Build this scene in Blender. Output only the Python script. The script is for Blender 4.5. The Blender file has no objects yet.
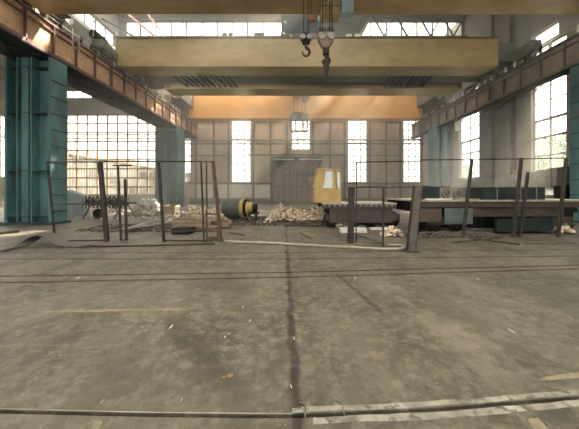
import bpy, math, random
from mathutils import Vector, Matrix
random.seed(7)
SC = bpy.context.scene
COL = SC.collection
F, CX, HY, H = 270.0, 292.0, 191.0, 1.6
def PX(px, Y): return (px - CX) / F * Y            # metres right of the camera at depth Y
def PZ(py, Y): return H - (py - HY) / F * Y        # height at depth Y
def GY(py): return F * H / (py - HY)               # depth of a floor point

# ---------------------------------------------------------------- materials
def mat(name, c1, c2=None, scale=1.5, rough=0.7, metal=0.0, bump=0.0, spots=None, spot_amt=0.5,
        stretch=(1, 1, 1), spec=0.5, mid=(0.35, 0.65)):
    m = bpy.data.materials.new(name); m.use_nodes = True
    nt = m.node_tree; N = nt.nodes; L = nt.links
    b = N['Principled BSDF']
    b.inputs['Roughness'].default_value = rough; b.inputs['Metallic'].default_value = metal
    b.inputs['Specular IOR Level'].default_value = spec
    c2 = c2 or tuple(v * 0.7 for v in c1)
    geo = N.new('ShaderNodeNewGeometry')
    mp = N.new('ShaderNodeMapping'); mp.inputs['Scale'].default_value = stretch
    L.new(geo.outputs['Position'], mp.inputs['Vector'])
    n = N.new('ShaderNodeTexNoise'); n.inputs['Scale'].default_value = scale
    n.inputs['Detail'].default_value = 7; n.inputs['Roughness'].default_value = 0.62
    L.new(mp.outputs[0], n.inputs['Vector'])
    r = N.new('ShaderNodeValToRGB')
    r.color_ramp.elements[0].position = mid[0]; r.color_ramp.elements[1].position = mid[1]
    r.color_ramp.elements[0].color = (*c2, 1); r.color_ramp.elements[1].color = (*c1, 1)
    L.new(n.outputs['Fac'], r.inputs['Fac'])
    out = r.outputs['Color']
    if spots:
        n2 = N.new('ShaderNodeTexNoise'); n2.inputs['Scale'].default_value = scale * 3.1
        n2.inputs['Detail'].default_value = 5
        L.new(mp.outputs[0], n2.inputs['Vector'])
        r2 = N.new('ShaderNodeValToRGB')
        r2.color_ramp.elements[0].position = 0.53; r2.color_ramp.elements[1].position = 0.66
        r2.color_ramp.elements[0].color = (0, 0, 0, 1); r2.color_ramp.elements[1].color = (spot_amt,) * 3 + (1,)
        L.new(n2.outputs['Fac'], r2.inputs['Fac'])
        mx = N.new('ShaderNodeMixRGB'); mx.inputs['Color2'].default_value = (*spots, 1)
        L.new(r2.outputs['Color'], mx.inputs['Fac']); L.new(out, mx.inputs['Color1'])
        out = mx.outputs['Color']
    L.new(out, b.inputs['Base Color'])
    if bump:
        bp = N.new('ShaderNodeBump'); bp.inputs['Strength'].default_value = bump
        bp.inputs['Distance'].default_value = 0.03
        L.new(n.outputs['Fac'], bp.inputs['Height']); L.new(bp.outputs[0], b.inputs['Normal'])
    return m

def glass_mat(name, tint=(0.95, 0.97, 0.96), dirt=0.12, dirt_col=(0.75, 0.74, 0.7)):
    m = bpy.data.materials.new(name); m.use_nodes = True
    nt = m.node_tree; N = nt.nodes; L = nt.links
    N.remove(N['Principled BSDF'])
    t = N.new('ShaderNodeBsdfTransparent'); t.inputs[0].default_value = (*tint, 1)
    d = N.new('ShaderNodeBsdfTranslucent'); d.inputs[0].default_value = (*dirt_col, 1)
    n = N.new('ShaderNodeTexNoise'); n.inputs['Scale'].default_value = 0.8
    geo = N.new('ShaderNodeNewGeometry'); L.new(geo.outputs['Position'], n.inputs['Vector'])
    mr = N.new('ShaderNodeMapRange'); mr.inputs[1].default_value = 0.35; mr.inputs[2].default_value = 0.7
    mr.inputs[3].default_value = dirt * 0.3; mr.inputs[4].default_value = dirt * 1.6
    L.new(n.outputs['Fac'], mr.inputs[0])
    x = N.new('ShaderNodeMixShader'); L.new(mr.outputs[0], x.inputs[0])
    L.new(t.outputs[0], x.inputs[1]); L.new(d.outputs[0], x.inputs[2])
    L.new(x.outputs[0], N['Material Output'].inputs['Surface'])
    return m

def floor_mat():
    m = bpy.data.materials.new('worn concrete'); m.use_nodes = True
    nt = m.node_tree; N = nt.nodes; L = nt.links; b = N['Principled BSDF']
    geo = N.new('ShaderNodeNewGeometry')
    def noise(scale, st=(1, 1, 1), det=8, ro=0.65, rot=0):
        mp = N.new('ShaderNodeMapping'); mp.inputs['Scale'].default_value = st
        mp.inputs['Rotation'].default_value = (0, 0, rot)
        L.new(geo.outputs['Position'], mp.inputs['Vector'])
        n = N.new('ShaderNodeTexNoise'); n.inputs['Scale'].default_value = scale
        n.inputs['Detail'].default_value = det; n.inputs['Roughness'].default_value = ro
        L.new(mp.outputs[0], n.inputs['Vector']); return n.outputs['Fac']
    def ramp(s, p0, p1, v0=0.0, v1=1.0):
        r = N.new('ShaderNodeMapRange'); r.inputs[1].default_value = p0; r.inputs[2].default_value = p1
        r.inputs[3].default_value = v0; r.inputs[4].default_value = v1; L.new(s, r.inputs[0]); return r.outputs[0]
    def mix(fac, a, bcol):
        x = N.new('ShaderNodeMixRGB')
        if isinstance(fac, float): x.inputs[0].default_value = fac
        else: L.new(fac, x.inputs[0])
        if isinstance(a, tuple): x.inputs[1].default_value = (*a, 1)
        else: L.new(a, x.inputs[1])
        if isinstance(bcol, tuple): x.inputs[2].default_value = (*bcol, 1)
        else: L.new(bcol, x.inputs[2])
        return x.outputs[0]
    c = mix(ramp(noise(0.8, (1, .7, 1), rot=.3), 0.40, 0.60), FLOOR_A, FLOOR_B)
    c = mix(ramp(noise(3.2, det=9, ro=.7), 0.5, 0.62, 0, .45), c, (0.225, 0.195, 0.148))
    c = mix(ramp(noise(7.0, det=12, ro=0.8), 0.48, 0.62, 0, 0.6), c, (0.27, 0.24, 0.19))     # pale worn crumbs
    c = mix(ramp(noise(1.3, (1, 0.45, 1), rot=0.5), 0.50, 0.62, 0, 0.6), c, (0.075, 0.065, 0.052))   # oil
    c = mix(ramp(noise(2.4, (2.6, 0.3, 1), rot=0.06), 0.57, 0.68, 0, 0.45), c, (0.07, 0.062, 0.052)) # long drag marks
    c = mix(ramp(noise(16, det=6, ro=.75), 0.54, 0.62, 0, 0.6), c, (0.075, 0.066, 0.055))               # specks
    c = mix(ramp(noise(17, det=2), 0.70, 0.76, 0, 0.4), c, (0.5, 0.47, 0.42))
    # one dark dragged oil streak running up the hall: distance in X from a line
    sx = N.new('ShaderNodeSeparateXYZ'); L.new(geo.outputs['Position'], sx.inputs[0])
    def streak(col, x0, slope, width, amt, y0=-1e3, y1=1e3):
        nonlocal c
        ml = N.new('ShaderNodeMath'); ml.operation = 'MULTIPLY_ADD'; L.new(sx.outputs[1], ml.inputs[0])
        ml.inputs[1].default_value = -slope; ml.inputs[2].default_value = -x0
        ad = N.new('ShaderNodeMath'); ad.operation = 'ADD'; L.new(ml.outputs[0], ad.inputs[0]); L.new(sx.outputs[0], ad.inputs[1])
        nn = N.new('ShaderNodeMath'); nn.operation = 'MULTIPLY_ADD'; L.new(noise(2.2, det=6), nn.inputs[0])
        nn.inputs[1].default_value = width * 3; nn.inputs[2].default_value = -width * 1.5
        a2 = N.new('ShaderNodeMath'); a2.operation = 'ADD'; L.new(ad.outputs[0], a2.inputs[0]); L.new(nn.outputs[0], a2.inputs[1])
        ab = N.new('ShaderNodeMath'); ab.operation = 'ABSOLUTE'; L.new(a2.outputs[0], ab.inputs[0])
        f = ramp(ab.outputs[0], width * 0.4, width, amt, 0)
        br = ramp(noise(4.0, det=9, ro=.75), 0.38, 0.52, 0.3, 1)
        mm = N.new('ShaderNodeMath'); mm.operation = 'MULTIPLY'; L.new(f, mm.inputs[0]); L.new(br, mm.inputs[1])
        lo = ramp(sx.outputs[1], y0, y0 + 0.5, 0, 1); hi = ramp(sx.outputs[1], y1 - 0.5, y1, 1, 0)
        m2 = N.new('ShaderNodeMath'); m2.operation = 'MULTIPLY'; L.new(mm.outputs[0], m2.inputs[0]); L.new(lo, m2.inputs[1])
        m3 = N.new('ShaderNodeMath'); m3.operation = 'MULTIPLY'; L.new(m2.outputs[0], m3.inputs[0]); L.new(hi, m3.inputs[1])
        c = mix(m3.outputs[0], c, col)
    streak((0.028, 0.025, 0.02), 0.09, -0.03, 0.065, 0.95)
    streak((0.035, 0.031, 0.025), 1.84, -0.187, 0.06, 0.9, 3.3, 5.4)
    streak((0.26, 0.235, 0.17), 1.95, -0.06, 0.26, 0.5, 1.95, 3.7)
    streak((0.045, 0.04, 0.033), 1.35, -0.84, 0.22, 0.7, 2.05, 3.6)
    streak((0.05, 0.045, 0.037), -0.3, 0.05, 0.10, 0.5, 1.9, 3.2)
    L.new(c, b.inputs['Base Color'])
    rr = ramp(noise(1.1), 0.3, 0.7, 0.42, 0.72); L.new(rr, b.inputs['Roughness'])
    b.inputs['Specular IOR Level'].default_value = 0.4
    bp = N.new('ShaderNodeBump'); bp.inputs['Strength'].default_value = 0.8; bp.inputs['Distance'].default_value = 0.03
    L.new(noise(7, det=10, ro=0.78), bp.inputs['Height']); L.new(bp.outputs[0], b.inputs['Normal'])
    return m

FLOOR_A, FLOOR_B = (0.066, 0.057, 0.044), (0.138, 0.121, 0.094)
M = {
 'floor': floor_mat(),
 'far_wall': mat('stained far wall sheeting', (0.56, 0.42, 0.285), (0.34, 0.25, 0.18), 0.5, 0.9, stretch=(2, 1, .5)),
 'side_wall': mat('grey side wall', (0.24, 0.225, 0.19), (0.15, 0.14, 0.12), 0.5, 0.9),
 'roof': mat('roof boards', (0.16, 0.17, 0.17), (0.10, 0.11, 0.11), 1, 0.9),
 'trim': mat('dark wall framing', (0.10, 0.085, 0.075), (0.065, 0.056, 0.05), 2, 0.8),
 'cream': mat('cream panel', (0.70, 0.65, 0.54), (0.56, 0.51, 0.42), 1, 0.8),
 'teal': mat('chipped teal paint', (0.09, 0.22, 0.235), (0.035, 0.105, 0.12), 1.1, 0.5, spots=(0.10, 0.07, 0.05), spot_amt=0.45, stretch=(1, 1, .35)),
 'teal_d': mat('dark teal steel', (0.025, 0.06, 0.065), (0.015, 0.035, 0.04), 2, 0.6),
 'girder': mat('faded peach brown paint', (0.56, 0.37, 0.235), (0.42, 0.26, 0.165), 1.2, 0.6, spots=(0.14, 0.08, 0.05), spot_amt=0.4),
 'girder_r': mat('dull brown paint', (0.25, 0.20, 0.15), (0.17, 0.14, 0.11), 1.2, 0.6, spots=(0.10, 0.08, 0.06), spot_amt=0.4),
 'girder_d': mat('rusty flange steel', (0.17, 0.085, 0.075), (0.09, 0.05, 0.045), 3, 0.55),
 'under': mat('near black steel', (0.03, 0.036, 0.042), (0.016, 0.019, 0.023), 2, 0.9, spec=.1),  # near black tone of the runway undersides
 'crane': mat('faded olive yellow paint', (0.42, 0.315, 0.165), (0.29, 0.215, 0.11), 0.8, 0.42, spots=(0.18, 0.13, 0.07), spot_amt=0.35, stretch=(.4, 1, 1)),
 'crane_d': mat('grimy crane grey', (0.15, 0.145, 0.125), (0.09, 0.088, 0.08), 1.2, 0.5),
 'flange': mat('shiny lit yellow flange', (0.50, 0.41, 0.22), (0.36, 0.29, 0.15), 1.5, 0.33, stretch=(.5, 1, 1)),  # lighter than the girder yellow: light on the underside put into the colour
 'orange': mat('faded orange crane paint', (0.80, 0.43, 0.13), (0.66, 0.33, 0.09), 0.8, 0.5, stretch=(.4, 1, 1)),
 'black': mat('black grime and shade', (0.03, 0.028, 0.026), (0.015, 0.014, 0.013), 4, 0.85, spec=.15),  # grimy parts, also the shade fills in slots and under wagons
 'steel': mat('dull steel', (0.26, 0.25, 0.235), (0.15, 0.14, 0.13), 5, 0.45, 0.6),
 'bright': mat('rubbed bright steel', (0.55, 0.54, 0.5), (0.32, 0.3, 0.27), 5, 0.35, 0.7),
 'dsteel': mat('dark weathered steel', (0.06, 0.053, 0.048), (0.032, 0.029, 0.026), 5, 0.7, spec=.25),
 'rust': mat('brown rust', (0.115, 0.062, 0.046), (0.065, 0.038, 0.03), 6, 0.75, bump=.2),
 'blue': mat('dark blue machine paint', (0.03, 0.05, 0.085), (0.015, 0.025, 0.045), 2, 0.5),
 'red': mat('faded red paint', (0.40, 0.17, 0.12), (0.28, 0.12, 0.09), 3, 0.5),
 'wood': mat('weathered timber', (0.34, 0.27, 0.195), (0.13, 0.10, 0.075), 5, 0.8, stretch=(.4, 2, 3)),
 'crate': mat('pale crate wood', (0.55, 0.42, 0.27), (0.40, 0.30, 0.19), 5, 0.8),
 'yellow': mat('yellow machine paint', (0.47, 0.335, 0.13), (0.37, 0.26, 0.10), 2, 0.5),
 'drum': mat('grey green drum paint', (0.085, 0.10, 0.085), (0.05, 0.06, 0.052), 3, 0.55),
 'white': mat('white card', (0.75, 0.73, 0.68), (0.6, 0.58, 0.53), 3, 0.7),
 'rubble_l': mat('pale rubble', (0.80, 0.69, 0.56), (0.20, 0.155, 0.115), 6, 0.9, mid=(.4, .55)),  # pale rubble, its bright tone also stands in for sun on the heap
 'rubble_d': mat('dark rubble', (0.14, 0.115, 0.09), (0.07, 0.06, 0.05), 3, 0.9),
 'tarp': mat('grey sheet', (0.30, 0.29, 0.26), (0.19, 0.185, 0.17), 1.4, 0.7, bump=.4),
 'panelblue': mat('pale blue sheet', (0.30, 0.40, 0.42), (0.22, 0.30, 0.32), 2, 0.7),
 'greypost': mat('grey brown post steel', (0.13, 0.12, 0.11), (0.08, 0.072, 0.065), 4, 0.6),
 'doorc': mat('brown door boards', (0.26, 0.20, 0.15), (0.15, 0.115, 0.09), 1.2, 0.85, stretch=(3, 1, .4)),
 'skipd': mat('blackish green steel', (0.03, 0.042, 0.042), (0.018, 0.025, 0.026), 2, 0.7, spec=.2),
 'blockred': mat('worn reddish block paint', (0.27, 0.16, 0.13), (0.15, 0.09, 0.075), 6, 0.5),
 'brownp': mat('brown wagon sheet', (0.10, 0.075, 0.055), (0.07, 0.05, 0.038), 2, 0.7),
 'bluep': mat('dull blue wagon sheet', (0.12, 0.155, 0.16), (0.085, 0.11, 0.115), 2, 0.7),
 'wagon': mat('dark brown wagon paint', (0.075, 0.06, 0.048), (0.04, 0.034, 0.03), 2, 0.6),
 'deck': mat('pale deck edge', (0.50, 0.46, 0.40), (0.28, 0.25, 0.21), 3, 0.5),
 'mullion': mat('orange brown glazing bars', (0.30, 0.19, 0.10), (0.2, 0.12, 0.07), 3, 0.7),
 'frame': mat('grey window frame', (0.22, 0.2, 0.18), (0.14, 0.13, 0.12), 3, 0.7),
 'glass': glass_mat('dusty glass', dirt=0.04),
 'farglass': glass_mat('dusty far glass', tint=(0.86, 0.85, 0.8), dirt=0.045),
 'panepale': mat('pane tinted pale', (0.62, 0.68, 0.68), (0.5, 0.56, 0.57), 2, 0.3),  # pale colour stands in for brightness seen through the cab windows
 'milky': glass_mat('milky dusty glass', dirt=0.4, dirt_col=(0.62, 0.68, 0.64)),
 'skyglass': glass_mat('dirty skylight glass', dirt=0.5),
 'shed': mat('grey corrugated sheet', (0.05, 0.049, 0.046), (0.03, 0.0295, 0.028), 1, 0.7),
 'shedroof': mat('brown outside roof', (0.10, 0.07, 0.042), (0.075, 0.052, 0.034), 1, 0.8),
 'ground': mat('pale yard ground', (0.17, 0.155, 0.13), (0.12, 0.11, 0.093), 0.6, 0.95),
 'leaf': mat('tree leaves', (0.10, 0.20, 0.08), (0.05, 0.12, 0.045), 3, 0.7),
 'bark': mat('bark', (0.12, 0.09, 0.06), None, 5, 0.9),
 'rubber': mat('grey hose rubber', (0.12, 0.11, 0.095), (0.07, 0.065, 0.058), 5, 0.6),
 'pipe': mat('dusty pale pipe', (0.42, 0.38, 0.31), (0.28, 0.25, 0.2), 5, 0.6),
 'concrete_edge': mat('pale chipped concrete', (0.38, 0.36, 0.31), (0.14, 0.13, 0.108), 3.5, 0.85, spots=(0.10, .09, .072), spot_amt=1.0, bump=.3),
 'yline': mat('worn yellow paint', (0.28, 0.23, 0.13), (0.16, 0.145, 0.11), 5, 0.8, spots=(0.17, .15, .12), spot_amt=1.0),
 'leafb': mat('dry brown leaf', (0.30, 0.19, 0.08), (0.18, 0.11, 0.05), 20, 0.8),
}

# ---------------------------------------------------------------- mesh builder
class MB:
    def __init__(s): s.v = []; s.f = []
    def add(s, vs, fs):
        k = len(s.v); s.v += [Vector(v) for v in vs]; s.f += [tuple(i + k for i in f) for f in fs]; return s
    def box(s, x0, x1, y0, y1, z0, z1):
        return s.add([(x0, y0, z0), (x1, y0, z0), (x1, y1, z0), (x0, y1, z0), (x0, y0, z1), (x1, y0, z1), (x1, y1, z1), (x0, y1, z1)],
                     [(0, 3, 2, 1), (4, 5, 6, 7), (0, 1, 5, 4), (1, 2, 6, 5), (2, 3, 7, 6), (3, 0, 4, 7)])
    def bar(s, p, q, w, h=None, up=(0, 0, 1)):
        p = Vector(p); q = Vector(q); h = h or w; d = (q - p).normalized(); u = Vector(up)
        if abs(d.dot(u)) > 0.95: u = Vector((0, 1, 0))
        a = d.cross(u).normalized() * (w / 2); b = a.normalized().cross(d).normalized() * (h / 2)
        return s.add([p - a - b, p + a - b, p + a + b, p - a + b, q - a - b, q + a - b, q + a + b, q - a + b],
                     [(0, 1, 2, 3), (7, 6, 5, 4), (0, 4, 5, 1), (1, 5, 6, 2), (2, 6, 7, 3), (3, 7, 4, 0)])
    def tube(s, pts, r, n=10, caps=True):
        pts = [Vector(p) for p in pts]; rs = r if isinstance(r, (list, tuple)) else [r] * len(pts)
        base = len(s.v); ref = None
        for i, p in enumerate(pts):
            d = (pts[min(i + 1, len(pts) - 1)] - pts[max(i - 1, 0)]).normalized()
            if ref is None: ref = Vector((0, 0, 1)) if abs(d.z) < 0.9 else Vector((1, 0, 0))
            a = d.cross(ref).normalized(); b = a.cross(d).normalized(); ref = b
            for k in range(n):
                t = 2 * math.pi * k / n
                s.v.append(p + (a * math.cos(t) + b * math.sin(t)) * rs[i])
        for i in range(len(pts) - 1):
            for k in range(n):
                k2 = (k + 1) % n; o = base + i * n
                s.f.append((o + k, o + k2, o + n + k2, o + n + k))
        if caps:
            s.f.append(tuple(base + k for k in range(n))[::-1]); o = base + (len(pts) - 1) * n
            s.f.append(tuple(o + k for k in range(n)))
        return s
    def prism(s, poly, axis, a, b):
        """poly: 2-D outline; axis 'x','y','z' extruded from a to b"""
        def P(u, w, t): return {'x': (t, u, w), 'y': (u, t, w), 'z': (u, w, t)}[axis]
        n = len(poly)
        return s.add([P(u, w, a) for u, w in poly] + [P(u, w, b) for u, w in poly],
                     [tuple(range(n))[::-1], tuple(range(n, 2 * n))] + [(i, (i + 1) % n, n + (i + 1) % n, n + i) for i in range(n)])
    def shard(s, c, size, flat=0.5):
        c = Vector(c); n = random.choice((4, 5, 6)); rot = Matrix.Rotation(random.uniform(0, 6.28), 3, 'Z') @ Matrix.Rotation(random.uniform(-.9, .9), 3, 'X')
        pts = []
        for zz in (-1, 1):
            for k in range(n):
                t = 2 * math.pi * k / n + random.uniform(-.3, .3); r = size * random.uniform(.55, 1)
                pts.append(c + rot @ Vector((math.cos(t) * r, math.sin(t) * r * .7, zz * size * flat * random.uniform(.4, .8))))
        return s.add(pts, [tuple(range(n))[::-1], tuple(range(n, 2 * n))] + [(i, (i + 1) % n, n + (i + 1) % n, n + i) for i in range(n)])
    def build(s, name, m, parent=None, smooth=False, bevel=0, at=None, **props):
        off = Vector((0, 0, 0)); p = parent
        while p is not None: off += p.location; p = p.parent
        if parent is None and at is not None: off = Vector(at)
        me = bpy.data.meshes.new(name)
        me.from_pydata([tuple(v - off) for v in s.v], [], s.f); me.update()
        import bmesh
        bm = bmesh.new(); bm.from_mesh(me); bmesh.ops.recalc_face_normals(bm, faces=bm.faces); bm.to_mesh(me); bm.free()
        if smooth:
            for q in me.polygons: q.use_smooth = True
        me.materials.append(M[m] if isinstance(m, str) else m)
        o = bpy.data.objects.new(name, me); COL.objects.link(o); o.parent = parent
        if parent is None and at is not None: o.location = Vector(at)
        if bevel:
            b = o.modifiers.new('b', 'BEVEL'); b.width = bevel; b.segments = 2; b.limit_method = 'ANGLE'
        if smooth:
            e = o.modifiers.new('e', 'EDGE_SPLIT'); e.split_angle = math.radians(40)
        for k, v in props.items(): o[k] = v
        return o
def box(*a): return MB().box(*a)
def thing(name, label, cat, loc, group=None):
    o = bpy.data.objects.new(name, None); COL.objects.link(o); o.location = loc; o.empty_display_size = .2
    o['label'] = label; o['category'] = cat
    if group: o['group'] = group
    return o
def tag(o, label, cat, group=None, kind=None):
    o['label'] = label; o['category'] = cat
    if group: o['group'] = group
    if kind: o['kind'] = kind
    return o
def st(o): o['kind'] = 'structure'; return o
def copy_tree(o, parent=None):
    c = o.copy(); COL.objects.link(c)
    if parent: c.parent = parent
    for ch in list(o.children): copy_tree(ch, c)
    return c

# ---------------------------------------------------------------- floor with sunken grooves
def curve_from_px(pts):
    w = [((px - CX) / F * GY(py), GY(py)) for px, py in pts]
    def fn(x):
        if x <= w[0][0]: a, b = w[0], w[1]
        elif x >= w[-1][0]: a, b = w[-2], w[-1]
        else:
            for a, b in zip(w, w[1:]):
                if a[0] <= x <= b[0]: break
        if x < w[0][0] or x > w[-1][0]:
            x = max(w[0][0] - 3, min(w[-1][0] + 3, x))
        return a[1] + (b[1] - a[1]) * (x - a[0]) / (b[0] - a[0])
    return fn
g_near = curve_from_px([(-40, 410), (0, 411.5), (145, 415), (290, 416.5), (435, 409.5), (579, 398), (620, 394)])
g_a = curve_from_px([(0, 276.5), (290, 272.5), (579, 265.5)])
g_b = curve_from_px([(0, 283), (290, 277.5), (579, 269)])
g_d = curve_from_px([(0, 253), (290, 252.5), (579, 249.5)])
g_c = curve_from_px([(0, 259), (290, 259), (579, 256)])
grooves = [(g_near, .034, .07), (g_b, .05, .06), (g_a, .05, .06), (g_c, .07, .06), (g_d, .06, .05)]
xs = [-40, -30, -20, -12] + [-8 + .25 * i for i in range(65)] + [12, 16.4]
rows = []
for x in xs:
    row = [(-12, 0)]
    for fn, w, d in grooves:
        y = fn(x); row += [(y - w / 2, 0), (y - w / 2 + .004, -d), (y + w / 2 - .004, -d), (y + w / 2, 0)]
    row.append((33.4, 0)); rows.append([(x, y, z) for y, z in row])
b = MB(); n = len(rows[0])
for r in rows: b.v += [Vector(p) for p in r]
for i in range(len(rows) - 1):
    for j in range(n - 1):
        b.f.append((i * n + j, (i + 1) * n + j, (i + 1) * n + j + 1, i * n + j + 1))
st(b.build('floor', 'floor'))

def strip(fn, off, w, x0, x1, h, step=.25, z0=0.0, wob=0.0):
    b = MB(); n = int((x1 - x0) / step) + 1; P = []
    for i in range(n + 1):
        x = x0 + (x1 - x0) * i / n; y = fn(x) + off
        e = random.uniform(-wob, wob); P.append((x, y - w / 2 + e, y + w / 2 + random.uniform(-wob, wob)))
    for (xa, a0, a1), (xb, b0, b1) in zip(P, P[1:]):
        b.add([(xa, a0, z0), (xb, b0, z0), (xb, b1, z0), (xa, a1, z0), (xa, a0, z0 + h), (xb, b0, z0 + h), (xb, b1, z0 + h), (xa, a1, z0 + h)],
              [(0, 3, 2, 1), (4, 5, 6, 7), (0, 1, 5, 4), (2, 3, 7, 6)] + ([(3, 0, 4, 7)] if xa == x0 else []) + ([(1, 2, 6, 5)] if xb >= x1 - 1e-6 else []))
    return b
# near sunken rail with its chipped concrete borders
r = thing('sunken_rail', 'steel rail sunk in a narrow floor slot nearest the viewer, pale chipped edges', 'rail', (0, g_near(0), 0), 'rails sunk in the floor')
strip(g_near, .003, .008, -3, 3.6, .03, z0=-.055).build('rail_head', 'steel', r)
strip(g_near, 0, .025, -3, 3.6, .02, z0=-.05).build('slot_shade', 'black', r)  # black strip stands in for the shade deep in the slot
strip(g_near, -.05, .055, .15, 3.6, .003, step=.13, wob=.008).build('concrete_edging', 'concrete_edge', r)
strip(g_near, .05, .045, .0, 3.6, .003, step=.13, wob=.006).build('concrete_edging', 'concrete_edge', r)
strip(g_near, .0215, .007, -3, .0, .003, wob=.001).build('steel_angle', 'bright', r)
for fn, lab in ((g_b, 'long sunken crane rail, nearer of the close pair crossing the middle floor'),
                (g_a, 'long sunken crane rail, farther of the close pair crossing the middle floor')):
    r = thing('sunken_rail', lab, 'rail', (0, fn(0), 0), 'rails sunk in the floor')
    strip(fn, 0, .014, -10, 11, .045, z0=-.06).build('rail_head', 'dsteel', r)
    strip(fn, 0, .042, -10, 11, .03, z0=-.05).build('slot_shade', 'black', r)  # black fill painting the slot's inner shade
    strip(fn, .035, .02, -10, 11, .004).build('steel_angle', 'rust', r)
r = thing('sunken_rail', 'long sunken rail closest to the pipe frames', 'rail', (0, g_c(0), 0), 'rails sunk in the floor')
strip(g_c, 0, .03, -10, 11, .05, z0=-.06).build('rail_head', 'dsteel', r)
strip(g_c, 0, .06, -10, 11, .03, z0=-.05).build('slot_shade', 'black', r)  # same black fill for the shade inside this slot
# faded painted lines (flat paint on the floor)
def floor_patch(pts, m, z=.0015):
    w = [((px - CX) / F * GY(py), GY(py), z) for px, py in pts]
    return MB().prism([(p[0], p[1]) for p in w], 'z', 0, z)
for pts, lab in (([(45, 313), (45, 310.5), (120, 309), (188, 308), (188, 310), (120, 311.5)], 'faded yellow painted line across the left floor'),
                 ([(537, 381), (545, 377), (579, 372), (590, 371), (590, 376), (579, 378)], 'worn yellow paint mark on the right edge of the floor'),
                 ([(90, 429), (95, 421), (103, 421), (99, 429)], 'small yellow paint mark beyond the near rail on the left'),
                 ([(533, 429), (528, 419), (538, 418), (548, 429)], 'small yellow paint mark in front of the near rail on the right')):
    tag(floor_patch(pts, 'yline').build('painted_line', 'yline'), lab, 'floor marking', 'yellow floor markings')

# ---------------------------------------------------------------- walls
def wall(name, axis, at, thick, u0, u1, z0, z1, holes, m):
    """solid wall with rectangular holes (u0,u1,z0,z1)"""
    us = sorted({u0, u1} | {h[0] for h in holes} | {h[1] for h in holes}); b = MB()
    for a, c in zip(us, us[1:]):
        mid = (a + c) / 2; cuts = sorted((h[2], h[3]) for h in holes if h[0] < mid < h[1]); z = z0
        for h0, h1 in cuts + [(z1, z1)]:
            if h0 > z:
                if axis == 'y': b.box(a, c, at, at + thick, z, h0)
                else: b.box(at, at + thick, a, c, z, h0)
            z = h1
    return st(b.build(name, m))
wn = [0]
def window(axis, at, u0, u1, z0, z1, nu, nz, m='frame', bw=.07, glass='glass', lattice=False, dep=.12):
    wn[0] += 1; nm = 'window_%d' % wn[0]
    def bx(b, a, c, p, q, d0, d1):
        if axis == 'y': b.box(a, c, at + d0, at + d1, p, q)
        elif axis == 'x': b.box(at + d0, at + d1, a, c, p, q)
        else: b.box(a, c, p, q, at + d0, at + d1)
    g = MB(); bx(g, u0, u1, z0, z1, dep * .5, dep * .5 + .01)
    o = st(g.build(nm, glass))
    b = MB()
    for i in range(nu + 1):
        u = u0 + (u1 - u0) * i / nu; w = bw * (1.3 if i in (0, nu) else .5); bx(b, max(u0, u - w), min(u1, u + w), z0, z1, 0, dep)
    for i in range(nz + 1):
        z = z0 + (z1 - z0) * i / nz; w = bw * (1.3 if i in (0, nz) else .45); bx(b, u0, u1, max(z0, z - w), min(z1, z + w), 0, dep * .9)
    b.build('window_frame', m, o)
    return o
YF = 33.0
far_w = [(-14.75, -12.3, 2.6, 10.6), (-7.45, -5.0, 2.6, 10.6), (-.1, 2.25, 6.6, 10.6), (6.75, 9.2, 2.6, 10.7), (13.55, 15.8, 2.6, 10.6)]
GL = (-30.0, -16.4, 1.0, 11.0)
wall('wall_far', 'y', YF, .4, -16.2, 16.4, 0, 15.3, far_w, 'far_wall')
wall('wall_far_aisle', 'y', YF, .4, -30.2, -16.2, 0, 14.3, [(GL[0], GL[1], GL[2], GL[3]), (-28, -24.4, 12.9, 13.9)], 'side_wall')
for a, c, p, q in far_w: window('y', YF, a, c, p, q, 3, 10 if q - p > 5 else 5, bw=.09, glass='farglass')
window('y', YF, GL[0], GL[1], GL[2], GL[3], 11, 9, 'mullion', bw=.16, glass='farglass')
window('y', YF, -28, -24.4, 12.9, 13.9, 3, 1, glass='farglass')
# left aisle outer wall, with strip glazing
wall('wall_left', 'x', -30.4, .4, -12, 33.4, 0, 14.3, [(8, 31, 3, 9.5)], 'side_wall')
window('x', -30.4, 8, 31, 3, 9.5, 16, 5, 'mullion')
st(box(-30.4, -16.0, -12, 33.4, 14.3, 14.5).build('ceiling_aisle', 'roof'))
# upper left wall over the runway with clerestory band
wall('wall_left_upper', 'x', -16.3, .3, -12, 25, 14.5, 18, [(2, 18.6, 14.7, 15.8), (20.0, 24.6, 14.6, 15.85)], 'side_wall')
window('x', -16.3, 20.0, 24.6, 14.6, 15.85, 4, 1, 'trim')
window('x', -16.3, 2, 18.6, 14.7, 15.8, 10, 1, 'trim')
# right wall
rw = [(15.75, 18.05, 2.75, 10.9), (23.1, 25.9, 2.75, 10.9), (8.2, 10.6, 2.75, 10.9), (15.7, 17.7, 1.3, 1.87),
      (16.2, 18.1, 11.05, 11.9), (22.6, 23.9, 11.05, 11.9), (25.2, 25.9, 11.05, 11.9), (28.6, 30.6, 11.05, 11.9)]
wall('wall_right', 'x', 16.0, .4, -12, 33.4, 0, 18, rw, 'side_wall')
for i, (a, c, p, q) in enumerate(rw):
    if i < 3:
        window('x', 16.15, a, c, p, p + (q - p) * .42, 2, 3, bw=.06)
        window('x', 16.15, a, c, p + (q - p) * .42, q, 2, 4, bw=.06, glass='milky')
    elif i == 3: window('x', 16.15, a, c, p, q, 1, 1, bw=.04)
    else: window('x', 16.15, a, c, p, q, 1, 1, bw=.03)
# wall behind the viewer with two gateways
wall('wall_back', 'y', -12.3, .3, -30.4, 16.4, 0, 18, [(-9, -2, 0, 6), (4, 11, 0, 6), (-26, -18, 3, 9)], 'side_wall')
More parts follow.
